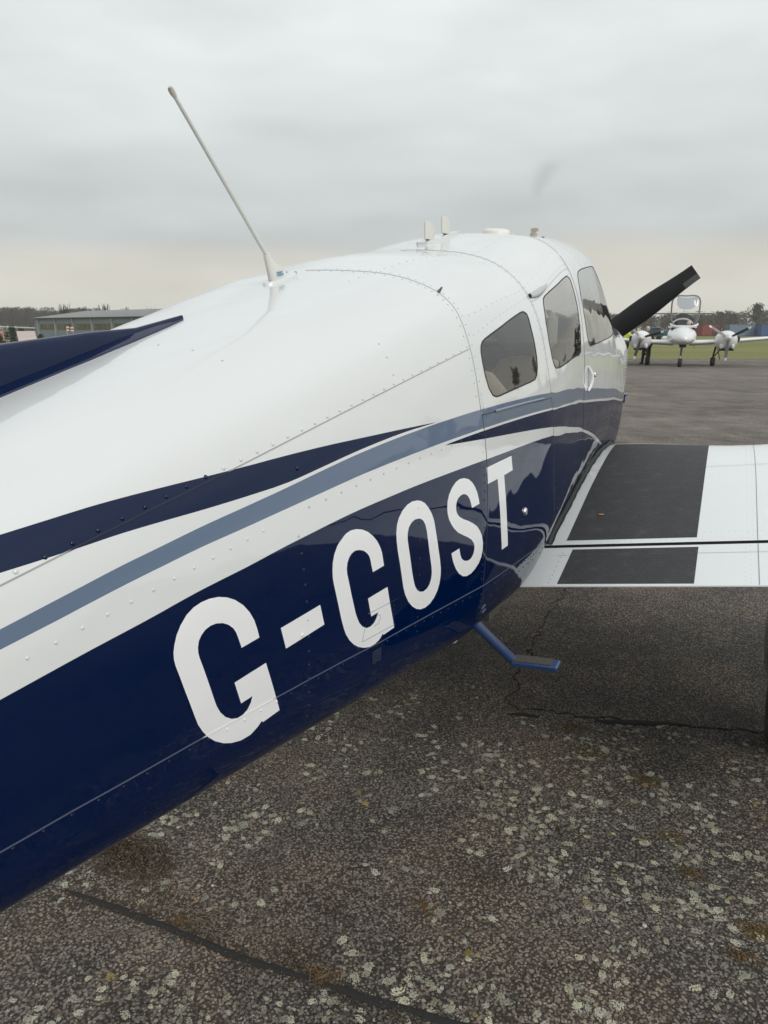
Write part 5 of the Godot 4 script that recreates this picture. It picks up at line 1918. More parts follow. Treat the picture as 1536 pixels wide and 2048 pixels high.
# ---------------------------------------------------------------- things far off
func blades_tree(sd: int, high: float, kind: int) -> Array:
	# kind 0 bare broad tree, 1 bare poplar, 2 pine, 3 bush: [trunk mesh data, crown mesh data]
	var leafy := kind >= 2
	var rng := RandomNumberGenerator.new()
	rng.seed = sd
	var tr := M.new()
	tr.col = Color(0.075, 0.06, 0.045)
	tr.tube([Vector3.ZERO, Vector3(0.05, high * 0.35, 0.03), Vector3(0.0, high * 0.62, -0.05), Vector3(0.05, high * 0.9, 0)], [high * 0.022, high * 0.016, high * 0.009, high * 0.002], 7)
	var cr := M.new()
	var limbs := 22 if kind == 3 else (16 if kind == 2 else 24)
	for k in limbs:
		var f := (k + rng.randf()) / limbs
		var y0: float = high * lerpf([0.2, 0.08, 0.38, 0.05][kind], [0.92, 0.66, 0.92, 0.85][kind], f)
		var a := k * 2.4 + rng.randf()
		var spread: float = high * [0.30, 0.15, 0.20, 0.42][kind] * sin(PI * clampf(0.28 + f * 0.68, 0, 1)) * rng.randf_range(0.6, 1.2)
		var rise: float = spread * [0.9, 9.0, 0.25, 0.15][kind]
		var base := Vector3(0, y0, 0)
		var tip := base + Vector3(cos(a) * spread, minf(rise, (high - y0) * (rng.randf_range(0.72, 1.0) if kind == 1 else rng.randf_range(0.5, 1.0))), sin(a) * spread)
		tr.tube([base, base.lerp(tip, 0.5) + Vector3(0, spread * 0.08, 0), tip], [high * 0.007, high * 0.0045, high * 0.0015], 4)
		var n := 70 if leafy else (46 if kind == 1 else 34)
		for j in n:
			var at := base.lerp(tip, rng.randf_range(0.25, 1.05))
			if leafy:
				at += Vector3(rng.randfn(0, 0.055), rng.randfn(0, 0.035), rng.randfn(0, 0.055)) * high
				var v := rng.randf_range(0.55, 1.25)
				cr.col = Color(0.035 * v, 0.050 * v, 0.026 * v)
				var d := Vector3(rng.randfn(), rng.randfn(), rng.randfn()).normalized() * high * 0.026
				var e := d.cross(Vector3(rng.randfn(), rng.randfn(), rng.randfn())).normalized() * high * 0.02
				cr.face([at - d - e, at + d - e * 0.6, at + d * 0.4 + e, at - d * 0.7 + e * 0.8], at - Vector3(0, 1, 0))
			else:
				var v := rng.randf_range(0.7, 1.25)
				cr.col = Color(0.10 * v, 0.082 * v, 0.066 * v)
				var d := ((tip - base).normalized() * (1.8 if kind == 1 else 0.8) + Vector3(rng.randfn(0, 0.5), rng.randf_range(0.1, 0.8), rng.randfn(0, 0.5))).normalized() * high * rng.randf_range(0.05, 0.12)
				var e := d.cross(Vector3(rng.randfn(), rng.randfn(), rng.randfn())).normalized() * high * 0.0042
				cr.face([at - e, at + e, at + d], at - Vector3(0, 1, 0))
	return [tr, cr]

func plant_tree(called: String, data: Array, at: Vector3, label: String, category: String, group := "", turn := 0.0, size := 1.0) -> Node3D:
	var t := thing(called, label, category, at, turn, group)
	t.scale = Vector3.ONE * size
	for k in 2:
		var o := MeshInstance3D.new()
		o.name = ["trunk", "crown"][k]
		o.mesh = data[k]
		t.add_child(o, true)
	return t

func container(at: Vector3, turn: float, c: Color, length: float, label: String) -> void:
	var t := thing("shipping_container", label, "container", at, turn, "shipping containers beyond the grass")
	var paint := mat(c, 0.6)
	var dark := mat(c.darkened(0.25), 0.6)
	var w := 2.44
	var h := 2.59
	var fr := M.new()
	for x in [-1, 1]:
		for z in [-1, 1]:
			fr.box(Vector3(x * (length / 2 - 0.06), h / 2, z * (w / 2 - 0.06)), Vector3(0.12, h, 0.12))
		for y in [0.08, h - 0.06]:
			fr.box(Vector3(x * (length / 2 - 0.06), y, 0), Vector3(0.11, 0.12, w - 0.24))
	for z in [-1, 1]:
		for y in [0.08, h - 0.06]:
			fr.box(Vector3(0, y, z * (w / 2 - 0.06)), Vector3(length - 0.24, 0.13, 0.11))
	obj("frame", fr, dark, t)
	for z in [-1.0, 1.0]:
		var side := M.new()
		var n := int(length / 0.28)
		for k in n:
			var x0 := -length / 2 + 0.12 + (length - 0.24) * k / n
			var dx := (length - 0.24) / n
			var pr := [[0.0, 0.0], [0.35, 0.0], [0.5, -0.05], [0.85, -0.05], [1.0, 0.0]]
			for e in 4:
				var a := Vector3(x0 + dx * pr[e][0], 0.14, z * (w / 2 - 0.03 + pr[e][1]))
				var b := Vector3(x0 + dx * pr[e + 1][0], 0.14, z * (w / 2 - 0.03 + pr[e + 1][1]))
				side.face([a, b, b + Vector3(0, h - 0.26, 0), a + Vector3(0, h - 0.26, 0)], Vector3(x0, 1, 0))
		obj("side_panel", side, paint, t)
	var top := M.new()
	top.box(Vector3(0, h - 0.05, 0), Vector3(length - 0.2, 0.04, w - 0.2))
	obj("roof", top, dark, t)
	for x in [-1.0, 1.0]:
		for z in [-1.0, 1.0]:
			var d := M.new()
			d.box(Vector3(x * (length / 2 - 0.05), h / 2, z * 0.545), Vector3(0.05, h - 0.3, 1.06))
			for y in [0.5, 1.05, 1.6, 2.1]:
				d.box(Vector3(x * (length / 2 - 0.015), y, z * 0.545), Vector3(0.03, 0.2, 1.0))
			var door := obj("door", d, paint, t)
			for q in [0.3, 0.8]:
				var rd := M.new()
				rd.tube([Vector3(x * (length / 2 + 0.03), 0.15, z * q), Vector3(x * (length / 2 + 0.03), h - 0.12, z * q)], [0.022], 6)
				obj("lock_rod", rd, pal.dull_metal, door)

func far_things() -> void:
	var rng := RandomNumberGenerator.new()
	rng.seed = 5
	var head := deg_to_rad(YAW)
	# hangar across the field
	var a := out_there(-45.0, 99.6)
	var b := out_there(-30.7, 88.2)
	var along := (b - a).normalized()
	var back := Vector3(along.z, 0, -along.x)
	if back.dot(Vector3(-sin(head), 0, -cos(head))) < 0.0:
		back = -back
	var hg := thing("hangar", "long blue-grey steel hangar with a row of yellowish windows", "hangar", a)
	var wallm := mat(lin(0.20, 0.24, 0.28), 0.7)
	var roofm := mat(lin(0.23, 0.245, 0.235), 0.65)
	var H := 2.98
	var length := 42.0
	var deep := 15.2
	var wl := M.new()
	for f in [0.0, 1.0]:
		var o: Vector3 = back * deep * f
		wl.face([o, o + along * length, o + along * length + Vector3(0, H, 0), o + Vector3(0, H, 0)], along * length / 2 + back * deep / 2)
	for f in [0.0, 1.0]:
		var o: Vector3 = along * length * f
		wl.face([o, o + back * deep, o + back * deep + Vector3(0, H, 0), o + back * deep / 2 + Vector3(0, H + 1.03, 0), o + Vector3(0, H, 0)], along * length / 2 + back * deep / 2)
	obj("wall", wl, wallm, hg)
	var rf := M.new()
	for f in [0.0, 1.0]:
		var o: Vector3 = (back * deep * f) + back * (-0.25 if f == 0.0 else 0.25)
		var n := 52
		for k in n:
			var p := -along * 0.25 + along * (length + 0.5) * k / n
			var q := -along * 0.25 + along * (length + 0.5) * (k + 1.0) / n
			var m2 := p.lerp(q, 0.8)
			for e in [[p, m2, 0.012], [m2, q, -0.035]]:
				rf.face([e[0] + o + Vector3(0, H + e[2], 0), e[1] + o + Vector3(0, H + e[2], 0), e[1] + back * deep / 2 + Vector3(0, H + 1.05 + e[2], 0), e[0] + back * deep / 2 + Vector3(0, H + 1.05 + e[2], 0)], along * length / 2 + back * deep / 2)
	obj("roof", rf, roofm, hg)
	var gut := M.new()
	gut.box(along * length / 2 - back * 0.22 + Vector3(0, H - 0.05, 0), Vector3(length + 0.5, 0.10, 0.10), Basis(along, Vector3.UP, along.cross(Vector3.UP)))
	obj("gutter", gut, mat(lin(0.05, 0.055, 0.06), 0.6), hg)
	for k in 10:
		var col := M.new()
		var p := along * (0.95 + k * 4.2) - back * 0.08
		col.box(p + Vector3(0, H / 2 - 0.06, 0), Vector3(0.2, H - 0.16, 0.16), Basis(along, Vector3.UP, along.cross(Vector3.UP)))
		obj("column", col, mat(lin(0.30, 0.31, 0.29), 0.6), hg)
		if k < 9:
			var win := M.new()
			win.box(p + along * 2.1 + back * 0.06 + Vector3(0, 1.94, 0), Vector3(3.27, 0.68, 0.06), Basis(along, Vector3.UP, along.cross(Vector3.UP)))
			var wo := obj("window", win, mat(lin(0.14, 0.125, 0.07), 0.3), hg)
			for j in 4:
				var pn := M.new()
				pn.box(p + along * (2.1 - 1.21 + j * 0.81) + back * 0.026 + Vector3(0, 1.94, 0), Vector3(0.74, 0.60, 0.02), Basis(along, Vector3.UP, along.cross(Vector3.UP)))
				obj("pane", pn, mat(lin([0.075, 0.10, 0.13, 0.09][(j + k) % 4], [0.066, 0.09, 0.115, 0.085][(j + k) % 4], 0.045), 0.25), wo)
	# St George's flag on a pole in front of it
	var fp := out_there(-29.8, 72.5)
	var pole := thing("flag", "small white flag with a red cross in front of the hangar", "flag", fp)
	var pm := M.new()
	pm.tube([Vector3.ZERO, Vector3(0, 1.92, 0)], [0.02, 0.016], 8)
	obj("pole", pm, pal.white, pole)
	var cloth := M.new()
	var cross := M.new()
	var right := Vector3(cos(head), 0, -sin(head))
	for k in 12:
		for j in 6:
			var q := []
			for e in [[0, 0], [1, 0], [1, 1], [0, 1]]:
				var x: float = (k + e[0]) * 0.052
				q.append(right * x + Vector3(0, 1.50 + (j + e[1]) * 0.062 - x * 0.06 + sin(x * 10.0) * 0.016, 0) + Vector3(-sin(head), 0, -cos(head)) * sin(x * 12.0) * 0.04)
			var red := j == 2 or j == 3 or k == 5 or k == 6
			cloth.face(q, q[0] + Vector3(-sin(head), 0, -cos(head)) * 5.0)
			if red:
				var q2 := q.map(func(p): return p + Vector3(sin(head), 0, cos(head)) * 0.012)
				cross.face(q2, q[0] + Vector3(-sin(head), 0, -cos(head)) * 5.0)
	var fl := obj("cloth", cloth, mat(lin(0.62, 0.62, 0.6), 0.8), pole)
	obj("red_cross", cross, mat(lin(0.38, 0.03, 0.03), 0.8), fl)
	# low store with a curved pale roof farther left
	var lb := thing("low_store", "low shed with a pale sloping roof left of the hangar", "shed", out_there(-64.0, 125.0), head)
	var l1 := M.new()
	l1.box(Vector3(0, 0.8, 0), Vector3(18, 1.6, 6))
	obj("wall", l1, mat(lin(0.22, 0.21, 0.19), 0.8), lb)
	var l2 := M.new()
	l2.loft([[Vector3(-9.3, 2.35, 3.3), Vector3(-9.3, 2.45, 3.3), Vector3(-9.3, 2.45, -3.3), Vector3(-9.3, 2.35, -3.3)], [Vector3(9.3, 1.6, 3.3), Vector3(9.3, 1.7, 3.3), Vector3(9.3, 1.7, -3.3), Vector3(9.3, 1.6, -3.3)]])
	obj("roof", l2, mat(lin(0.36, 0.37, 0.37), 0.6), lb)
	# parked cars by the hangar corner
	for q in [[-36.5, 78.5, lin(0.42, 0.36, 0.33), "pale pinkish car parked by the hangar corner"], [-40.5, 80.0, lin(0.30, 0.13, 0.07), "rusty red car roof seen over the dark tail fillet"], [-38.6, 74.0, lin(0.3, 0.3, 0.3), "grey car among bushes left of the hangar"]]:
		parked_car(out_there(q[0], q[1]), head + 0.5, q[2], q[3])

	# woods: bare trees too many to count along both horizons
	var protos := []
	for k in 4:
		var d := blades_tree(100 + k, 10.0, 0)
		var one := M.new()
		for part in d:
			var base := one.v.size()
			one.v.append_array(part.v)
			one.n.append_array(part.n)
			one.c.append_array(part.c)
			for e in part.i:
				one.i.append(e + base)
		protos.append(one.mesh(pal.bark))
	for k in 4:
		var where := []
		var tint := []
		for j in 230:
			var az := rng.randf_range(-20.0, 70.0)
			var r := rng.randf_range(225, 330)
			var s := rng.randf_range(0.42, 0.72) * r / 270.0
			where.append(Transform3D(Basis(Vector3.UP, rng.randf() * TAU).scaled_local(Vector3(1.5, 1, 1.5) * s), out_there(sin(deg_to_rad(az)) * r, cos(deg_to_rad(az)) * r)))
			var v := rng.randf_range(0.8, 1.2)
			tint.append(Color(v, v, v))
		var o := many("woodland", protos[k], where, tint)
		tag(o, "bare brown winter scrub along the horizon behind the containers", "", "", "stuff")
		where = []
		tint = []
		for j in 110:
			var az := rng.randf_range(-45.0, -20.0)
			var r := rng.randf_range(330, 460)
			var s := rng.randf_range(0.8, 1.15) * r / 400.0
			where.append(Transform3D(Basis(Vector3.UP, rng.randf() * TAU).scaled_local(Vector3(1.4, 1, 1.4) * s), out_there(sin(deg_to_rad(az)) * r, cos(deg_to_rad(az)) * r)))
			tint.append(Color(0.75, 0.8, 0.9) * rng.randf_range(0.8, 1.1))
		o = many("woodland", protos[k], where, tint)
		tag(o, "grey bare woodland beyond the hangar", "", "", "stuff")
	# trees one can tell apart
	var pines := []
	for k in 3:
		var d := blades_tree(40 + k, 10.0, 2)
		pines.append([d[0].mesh(pal.bark), d[1].mesh(pal.bark)])
	var pops := []
	for k in 2:
		var d := blades_tree(60 + k, 10.0, 1)
		pops.append([d[0].mesh(pal.bark), d[1].mesh(pal.bark)])
	plant_tree("pine_tree", pines[0], out_there(126.0, 262.0), "tallest dark pine on the horizon, far right above the blue containers", "tree", "dark pines on the horizon", 0.3, 1.02)
	plant_tree("pine_tree", pines[1], out_there(131.5, 262.0), "lower dark pine just right of the tallest pine", "tree", "dark pines on the horizon", 1.3, 0.8)
	plant_tree("pine_tree", pines[2], out_there(118.0, 262.0), "wide low dark pine left of the tallest pine", "tree", "dark pines on the horizon", 2.3, 0.68)
	plant_tree("pine_tree", pines[0], out_there(112.0, 258.0), "dark pine above the pale blue container, behind the propeller tip", "tree", "dark pines on the horizon", 4.3, 0.72)
	plant_tree("pine_tree", pines[1], out_there(107.0, 262.0), "small dark pine at the left end of the pine row", "tree", "dark pines on the horizon", 5.3, 0.62)
	var k2 := 0
	for q in [[34.0, 82.0, 0.95], [39.0, 86.0, 0.7], [43.0, 80.0, 1.15], [50.0, 84.0, 0.8], [62.0, 82.0, 1.0]]:
		plant_tree("pine_tree", pines[k2 % 3], out_there(q[1] * sin(deg_to_rad(q[0])), q[1] * cos(deg_to_rad(q[0]))), ["dark pine mirrored in the cabin door window", "lower pine mirrored in the middle window", "tall pine mirrored in the rear window", "pine out past the wing tip by the apron edge", "far pine abeam of the wing tip"][k2], "tree", "", k2 * 1.1, q[2] * 0.75)
		k2 += 1
	for q in [[-48.5, 118.0, 0.50, "tallest bare poplar behind the hangar's left end"], [-45.8, 119.5, 0.47, "bare poplar second from left behind the hangar"], [-43.2, 120.0, 0.51, "bare poplar in the middle of the row behind the hangar roof"], [-40.4, 121.0, 0.47, "slim bare poplar near the right of the row behind the hangar"], [-36.4, 122.0, 0.45, "lone bare poplar right of the poplar row"]]:
		plant_tree("poplar_tree", pops[k2 % 2], out_there(q[0], q[1]), q[3], "tree", "bare poplars behind the hangar", k2 * 0.9, q[2])
		k2 += 1
	var bush := blades_tree(80, 10.0, 3)
	var bm := [bush[0].mesh(pal.bark), bush[1].mesh(pal.bark)]
	for q in [[-37.6, 80.0, 0.19, "dark evergreen bush nearest the hangar's left corner"], [-35.2, 79.0, 0.13, "low bush just left of the hangar corner"], [-40.0, 83.0, 0.21, "largest dark bush at the picture's left edge"], [-42.5, 84.0, 0.18, "bush half out of the picture on the left"], [-33.0, 78.0, 0.11, "small bush in front of the hangar's first bay"], [-44.5, 82.0, 0.19, "leftmost bush of the row before the hangar"], [-39.0, 78.0, 0.14, "low round bush between the two biggest bushes"]]:
		plant_tree("bush", bm, out_there(q[0], q[1]), q[3], "bush", "", q[0], q[2])

	# containers
	container(out_there(70.4, 171.0), head + PI / 2, lin(0.22, 0.035, 0.028), 6.06, "dark red shipping container end-on, just right of the open canopy")
	container(out_there(73.4, 174.0), head + PI / 2 + 0.04, lin(0.17, 0.035, 0.028), 6.06, "duller red shipping container between the brighter red one and the pale blue one")
	container(out_there(78.2, 170.0), head + 0.12, lin(0.16, 0.22, 0.31), 6.06, "pale blue shipping container beside the red pair")
	container(out_there(83.0, 169.0), head + PI / 2 - 0.2, lin(0.05, 0.12, 0.29), 6.06, "deep blue shipping container end-on behind the propeller blade")
	container(out_there(88.4, 169.0), head + 0.05, lin(0.07, 0.15, 0.32), 6.06, "blue shipping container near the picture's right edge")
	container(out_there(95.0, 167.0), head - 0.1, lin(0.05, 0.09, 0.17), 6.06, "dark blue shipping container at the right end of the row")
	container(out_there(103.0, 165.0), head, lin(0.14, 0.05, 0.03), 6.06, "rust red shipping container past the right end of the row")
	container(out_there(88.0, 186.0), head, lin(0.24, 0.07, 0.05), 12.2, "faded orange-red container showing over the blue ones")
	# a teal service truck and a white trailer between the two aeroplanes
	var tk := thing("utility_truck", "small teal flatbed truck with stacked load, seen past the left engine", "truck", out_there(37.2, 104.0), head + 0.35)
	var bed := M.new()
	bed.box(Vector3(0, 0.75, 0), Vector3(1.8, 0.25, 3.6), Basis(), 0.04)
	bed.box(Vector3(0, 1.15, 0.6), Vector3(1.75, 0.55, 2.3), Basis(), 0.05)
	obj("body", bed, mat(lin(0.012, 0.075, 0.11), 0.5), tk)
	var cab := M.new()
	cab.box(Vector3(0, 1.35, -1.3), Vector3(1.65, 1.0, 1.1), Basis(), 0.15)
	obj("cab", cab, mat(lin(0.015, 0.085, 0.12), 0.4), tk)
	var ws := M.new()
	ws.box(Vector3(0, 1.55, -0.72), Vector3(1.3, 0.42, 0.05))
	obj("rear_window", ws, pal.black, tk)
	for x in [-0.8, 0.8]:
		for z in [-1.2, 1.1]:
			var wh := M.new()
			wh.lathe(Vector3(x, 0.34, z), Vector3.RIGHT, [Vector2(0.1, -0.1), Vector2(0.3, -0.11), Vector2(0.34, -0.06), Vector2(0.34, 0.06), Vector2(0.3, 0.11), Vector2(0.1, 0.1)], 16)
			obj("wheel", wh, pal.rubber, tk)
	var tw := thing("glider_trailer", "low white trailer on the grass beyond the parked twin", "trailer", out_there(33.5, 88.0), head + 1.2)
	var tb := M.new()
	tb.box(Vector3(0, 0.55, 0), Vector3(1.2, 0.6, 3.4), Basis(), 0.2)
	obj("body", tb, mat(lin(0.6, 0.6, 0.58), 0.5), tw)
	for x in [-0.6, 0.6]:
		var wh := M.new()
		wh.lathe(Vector3(x, 0.26, 0.2), Vector3.RIGHT, [Vector2(0.1, -0.08), Vector2(0.26, -0.07), Vector2(0.26, 0.07), Vector2(0.1, 0.08)], 14)
		obj("wheel", wh, pal.rubber, tw)

func parked_car(at: Vector3, turn: float, c: Color, label: String) -> void:
	var t := thing("parked_car", label, "car", at, turn, "cars parked by the hangar")
	var prof := [Vector2(-2.1, 0.35), Vector2(-2.1, 0.8), Vector2(-1.6, 0.95), Vector2(-1.0, 1.42), Vector2(0.5, 1.45), Vector2(1.2, 0.98), Vector2(2.0, 0.85), Vector2(2.15, 0.5), Vector2(2.1, 0.35)]
	var m := M.new()
	m.plate(prof, Vector3(0, 0, 0), Vector3(0, 0, 1), Vector3.UP, 1.7)
	obj("body", m, mat(c, 0.35, 0.0, 0.5), t)
	for s in [-0.86, 0.86]:
		var g := M.new()
		g.plate([Vector2(-1.4, 0.98), Vector2(-0.92, 1.36), Vector2(0.42, 1.38), Vector2(1.0, 1.0)], Vector3(s, 0, 0), Vector3(0, 0, 1), Vector3.UP, 0.02)
		obj("window", g, pal.black, t)
		for z in [-1.3, 1.35]:
			var wh := M.new()
			wh.lathe(Vector3(s, 0.31, z), Vector3.RIGHT, [Vector2(0.1, -0.1), Vector2(0.31, -0.09), Vector2(0.31, 0.09), Vector2(0.1, 0.1)], 14)
			obj("wheel", wh, pal.rubber, t)

# ---------------------------------------------------------------- the parked twin, nose towards us (+z); x to its port side
var twin_node: Node3D

func oval(at: Vector3, rx: float, ry: float, n := 20, flat := 0.0) -> Array:
	var ring := []
	for k in n:
		var a := TAU * k / n
		var y := sin(a)
		if y < 0.0:
			y *= 1.0 - flat
		ring.append(at + Vector3(cos(a) * rx, y * ry, 0))
	return ring

func twin() -> void:
	var pos := Vector3(-0.82, 0, -37.8)
	var t := thing("twin_engine_aircraft", "white twin-engine aeroplane facing us with its canopy tipped open", "airplane", pos, deg_to_rad(6.0))
	twin_node = t
	var wh := mat(lin(0.72, 0.74, 0.745), 0.3, 0.0, 0.7)
	# pod and tail boom
	var f := M.new()
	var rings := []
	for q in [[0.55, 1.24, 0.06, 0.06], [0.45, 1.25, 0.24, 0.19], [0.2, 1.27, 0.40, 0.30], [-0.3, 1.32, 0.54, 0.40], [-0.9, 1.36, 0.61, 0.46], [-1.4, 1.36, 0.64, 0.50], [-2.4, 1.38, 0.64, 0.54], [-3.2, 1.42, 0.56, 0.52], [-4.2, 1.46, 0.36, 0.38], [-5.6, 1.50, 0.18, 0.24], [-7.2, 1.54, 0.08, 0.14]]:
		rings.append(oval(Vector3(0, q[1], q[0]), q[2], q[3], 24, 0.15))
	f.loft(rings)
	var fo := obj("fuselage", f, wh, t)
	# seam of the nose hatch
	var hs := M.new()
	var pts := []
	for k in 17:
		var a := TAU * k / 16.0
		pts.append(Vector3(cos(a) * 0.32, 1.62 + sin(a) * 0.05 - absf(cos(a)) * 0.03, -0.35 - sin(a) * 0.36))
	hs.tube(pts, [0.006], 5, Vector3.UP, false)
	obj("hatch_seam", hs, pal.seam, fo)
	# wings with dihedral
	for s in [-1.0, 1.0]:
		var w := M.new()
		var wr := []
		for q in [[0.35, 1.06, 1.55, 0.25], [1.3, 1.10, 1.45, 0.22], [2.4, 1.17, 1.35, 0.19], [6.3, 1.52, 0.8, 0.10], [6.7, 1.60, 0.6, 0.05]]:
			var ring := []
			for k in 18:
				var a := TAU * k / 18.0
				var c: float = cos(a)
				ring.append(Vector3(s * q[0], q[1] + sin(a) * q[3] * 0.5 * (1.0 + 0.45 * c), -1.9 + c * q[2] * 0.5 + (1.55 - q[2]) * 0.1))
			wr.append(ring)
		w.loft(wr)
		obj("wing", w, wh, t)
		var wl := M.new()
		wl.loft([[Vector3(s * 6.7, 1.6, -1.6), Vector3(s * 6.72, 1.6, -1.6), Vector3(s * 6.72, 1.6, -2.2), Vector3(s * 6.7, 1.6, -2.2)], [Vector3(s * 6.85, 2.05, -2.0), Vector3(s * 6.87, 2.05, -2.0), Vector3(s * 6.87, 2.05, -2.35), Vector3(s * 6.85, 2.05, -2.35)]])
		obj("winglet", wl, wh, t)
		# engine nacelle
		var ex: float = 1.85 * s
		var na := M.new()
		var nr := []
		for q in [[0.28, 1.30, 0.13, 0.13], [0.22, 1.27, 0.30, 0.24], [0.05, 1.22, 0.43, 0.38], [-0.3, 1.19, 0.48, 0.45], [-0.9, 1.17, 0.47, 0.46], [-1.5, 1.17, 0.38, 0.36], [-2.4, 1.17, 0.22, 0.20], [-3.1, 1.18, 0.06, 0.06]]:
			nr.append(oval(Vector3(ex, q[1], q[0]), q[2], q[3], 22))
		na.loft(nr)
		var no := obj("nacelle", na, wh, t)
		for k in 2:
			var ck := M.new()
			ck.ball(Vector3(ex + (k * 2 - 1) * 0.20, 1.02, 0.10), Vector3(0.10, 0.20, 0.09), Basis(Vector3(0, 0, 1), (k * 2 - 1) * 0.35), 10, 8)
			obj("cheek", ck, wh, no)
		var lip := M.new()
		lip.box(Vector3(ex, 0.80, 0.02), Vector3(0.62, 0.10, 0.12), Basis(), 0.04)
		obj("lower_intake", lip, pal.black, no)
		var ear := M.new()
		ear.ball(Vector3(ex + 0.46 * s * (1.0 if s > 0 else 1.0), 1.28, -0.05), Vector3(0.07, 0.14, 0.1), Basis(), 10, 8)
		obj("side_intake", ear, pal.black, no)
		var sp := M.new()
		sp.lathe(Vector3(ex, 1.32, 0.26), Vector3(0, 0, 1), [Vector2(0.17, -0.02), Vector2(0.175, 0.05), Vector2(0.15, 0.18), Vector2(0.08, 0.32), Vector2(0.0, 0.38)], 18)
		var pr := Node3D.new()
		pr.name = "propeller"
		t.add_child(pr, true)
		obj("spinner", sp, mat(lin(0.62, 0.63, 0.63), 0.3), pr)
		var start: float = 28.0 if s > 0 else 16.0
		for k in 3:
			var a := deg_to_rad(start + 120.0 * k)
			var d := Vector3(cos(a), sin(a), 0)
			var sd := Vector3(-sin(a), cos(a), 0)
			var br := []
			for e in 8:
				var r := lerpf(0.10, 1.0, e / 7.0)
				var g := e / 7.0
				var wd: float = [0.05, 0.065, 0.08, 0.082, 0.078, 0.07, 0.06, 0.035][e]
				var tw := lerpf(0.9, 0.35, g)
				var ax := (sd * cos(tw) + Vector3(0, 0, 1) * sin(tw))
				var az := ax.cross(d)
				var ring := []
				for h in 10:
					var b := TAU * h / 10.0
					ring.append(Vector3(ex, 1.32, 0.33) + d * r + ax * cos(b) * wd + az * sin(b) * lerpf(0.02, 0.006, g))
				br.append(ring)
			var bl := M.new()
			bl.loft(br.slice(0, 7))
			var bo := obj("blade", bl, mat(lin(0.045, 0.045, 0.048) if (k == 0 or (k == 2 and s < 0)) else lin(0.19, 0.19, 0.19), 0.45), pr)
			var tp := M.new()
			tp.loft(br.slice(6, 8))
			obj("white_tip", tp, mat(lin(0.7, 0.7, 0.7), 0.5), bo)
		# main leg
		var lg := M.new()
		var gx: float = 1.47 * s
		lg.tube([Vector3(gx + 0.10 * s, 0.92, -1.75), Vector3(gx + 0.02 * s, 0.5, -1.72), Vector3(gx, 0.22, -1.62)], [0.05, 0.045, 0.04], 10)
		lg.tube([Vector3(gx + 0.32 * s, 0.86, -1.3), Vector3(gx + 0.06 * s, 0.45, -1.68)], [0.025], 8)
		var go := obj("main_leg", lg, pal.black, t)
		var dr := M.new()
		dr.box(Vector3(gx + 0.22 * s, 0.55, -1.45), Vector3(0.03, 0.5, 0.16), Basis(Vector3(0, 0, 1), 0.28 * s), 0.01)
		obj("gear_door", dr, pal.black, go)
		var ty := M.new()
		ty.lathe(Vector3(gx, 0.2, -1.62), Vector3.RIGHT, [Vector2(0.08, -0.09), Vector2(0.17, -0.10), Vector2(0.2, -0.06), Vector2(0.2, 0.06), Vector2(0.17, 0.10), Vector2(0.08, 0.09)], 20)
		obj("tyre", ty, pal.rubber, go)
	var nl := M.new()
	nl.tube([Vector3(-0.03, 0.98, -0.12), Vector3(-0.05, 0.6, -0.04), Vector3(-0.06, 0.42, 0.0)], [0.055, 0.045, 0.04], 10)
	var ng := obj("nose_leg", nl, mat(lin(0.03, 0.03, 0.03), 0.5), t)
	var nl2 := M.new()
	nl2.tube([Vector3(-0.06, 0.48, 0.0), Vector3(-0.07, 0.22, 0.02)], [0.035], 10)
	obj("oleo", nl2, mat(lin(0.6, 0.6, 0.6), 0.4), ng)
	var nb := M.new()
	nb.box(Vector3(0.0, 0.95, -0.2), Vector3(0.3, 0.14, 0.3), Basis(), 0.03)
	obj("gear_bay", nb, pal.black, ng)
	var ty := M.new()
	ty.lathe(Vector3(-0.07, 0.2, 0.02), Vector3.RIGHT, [Vector2(0.08, -0.08), Vector2(0.17, -0.09), Vector2(0.2, -0.05), Vector2(0.2, 0.05), Vector2(0.17, 0.09), Vector2(0.08, 0.08)], 20)
	obj("tyre", ty, pal.rubber, ng)
	# cockpit rim, dark rear canopy, roll hoop
	var rim := M.new()
	var rp := []
	for k in 29:
		var a := TAU * k / 28.0
		rp.append(Vector3(cos(a) * 0.60, 1.80 - 0.02 * cos(2 * a), -1.75 + sin(a) * 0.78))
	rim.tube(rp, [0.05], 8, Vector3.UP, false)
	obj("cockpit_rim", rim, wh, t)
	var rc := M.new()
	var cr := []
	for q in [[-2.25, 0.60, 0.66], [-2.6, 0.60, 0.62], [-3.1, 0.52, 0.45], [-3.6, 0.34, 0.2]]:
		var ring := []
		for k in 17:
			var a := PI * k / 16.0
			ring.append(Vector3(cos(a) * q[1], 1.78 + sin(a) * q[2], q[0]))
		cr.append(ring)
	rc.loft(cr)
	obj("rear_canopy", rc, mat(lin(0.02, 0.021, 0.022), 0.25, 0.0, 0.6), t)
	var hoop := M.new()
	var hp := []
	for k in 15:
		var a := PI * (0.12 + 0.72 * k / 14.0)
		hp.append(Vector3(cos(a) * 0.50, 1.82 + sin(a) * 0.36, -2.0))
	hoop.tube(hp, [0.035], 8, Vector3(0, 0, 1))
	obj("roll_hoop", hoop, mat(lin(0.5, 0.5, 0.49), 0.5), t)
	var dk := M.new()
	dk.box(Vector3(0, 1.98, -2.2), Vector3(1.06, 0.52, 0.1), Basis(), 0.04)
	dk.box(Vector3(0, 1.72, -1.6), Vector3(1.06, 0.08, 1.2), Basis(), 0.02)
	obj("seats", dk, pal.black, t)
	# open canopy: hooped frame tipped forward, clear bubble with a pale sun visor
	var cf := M.new()
	var cp := []
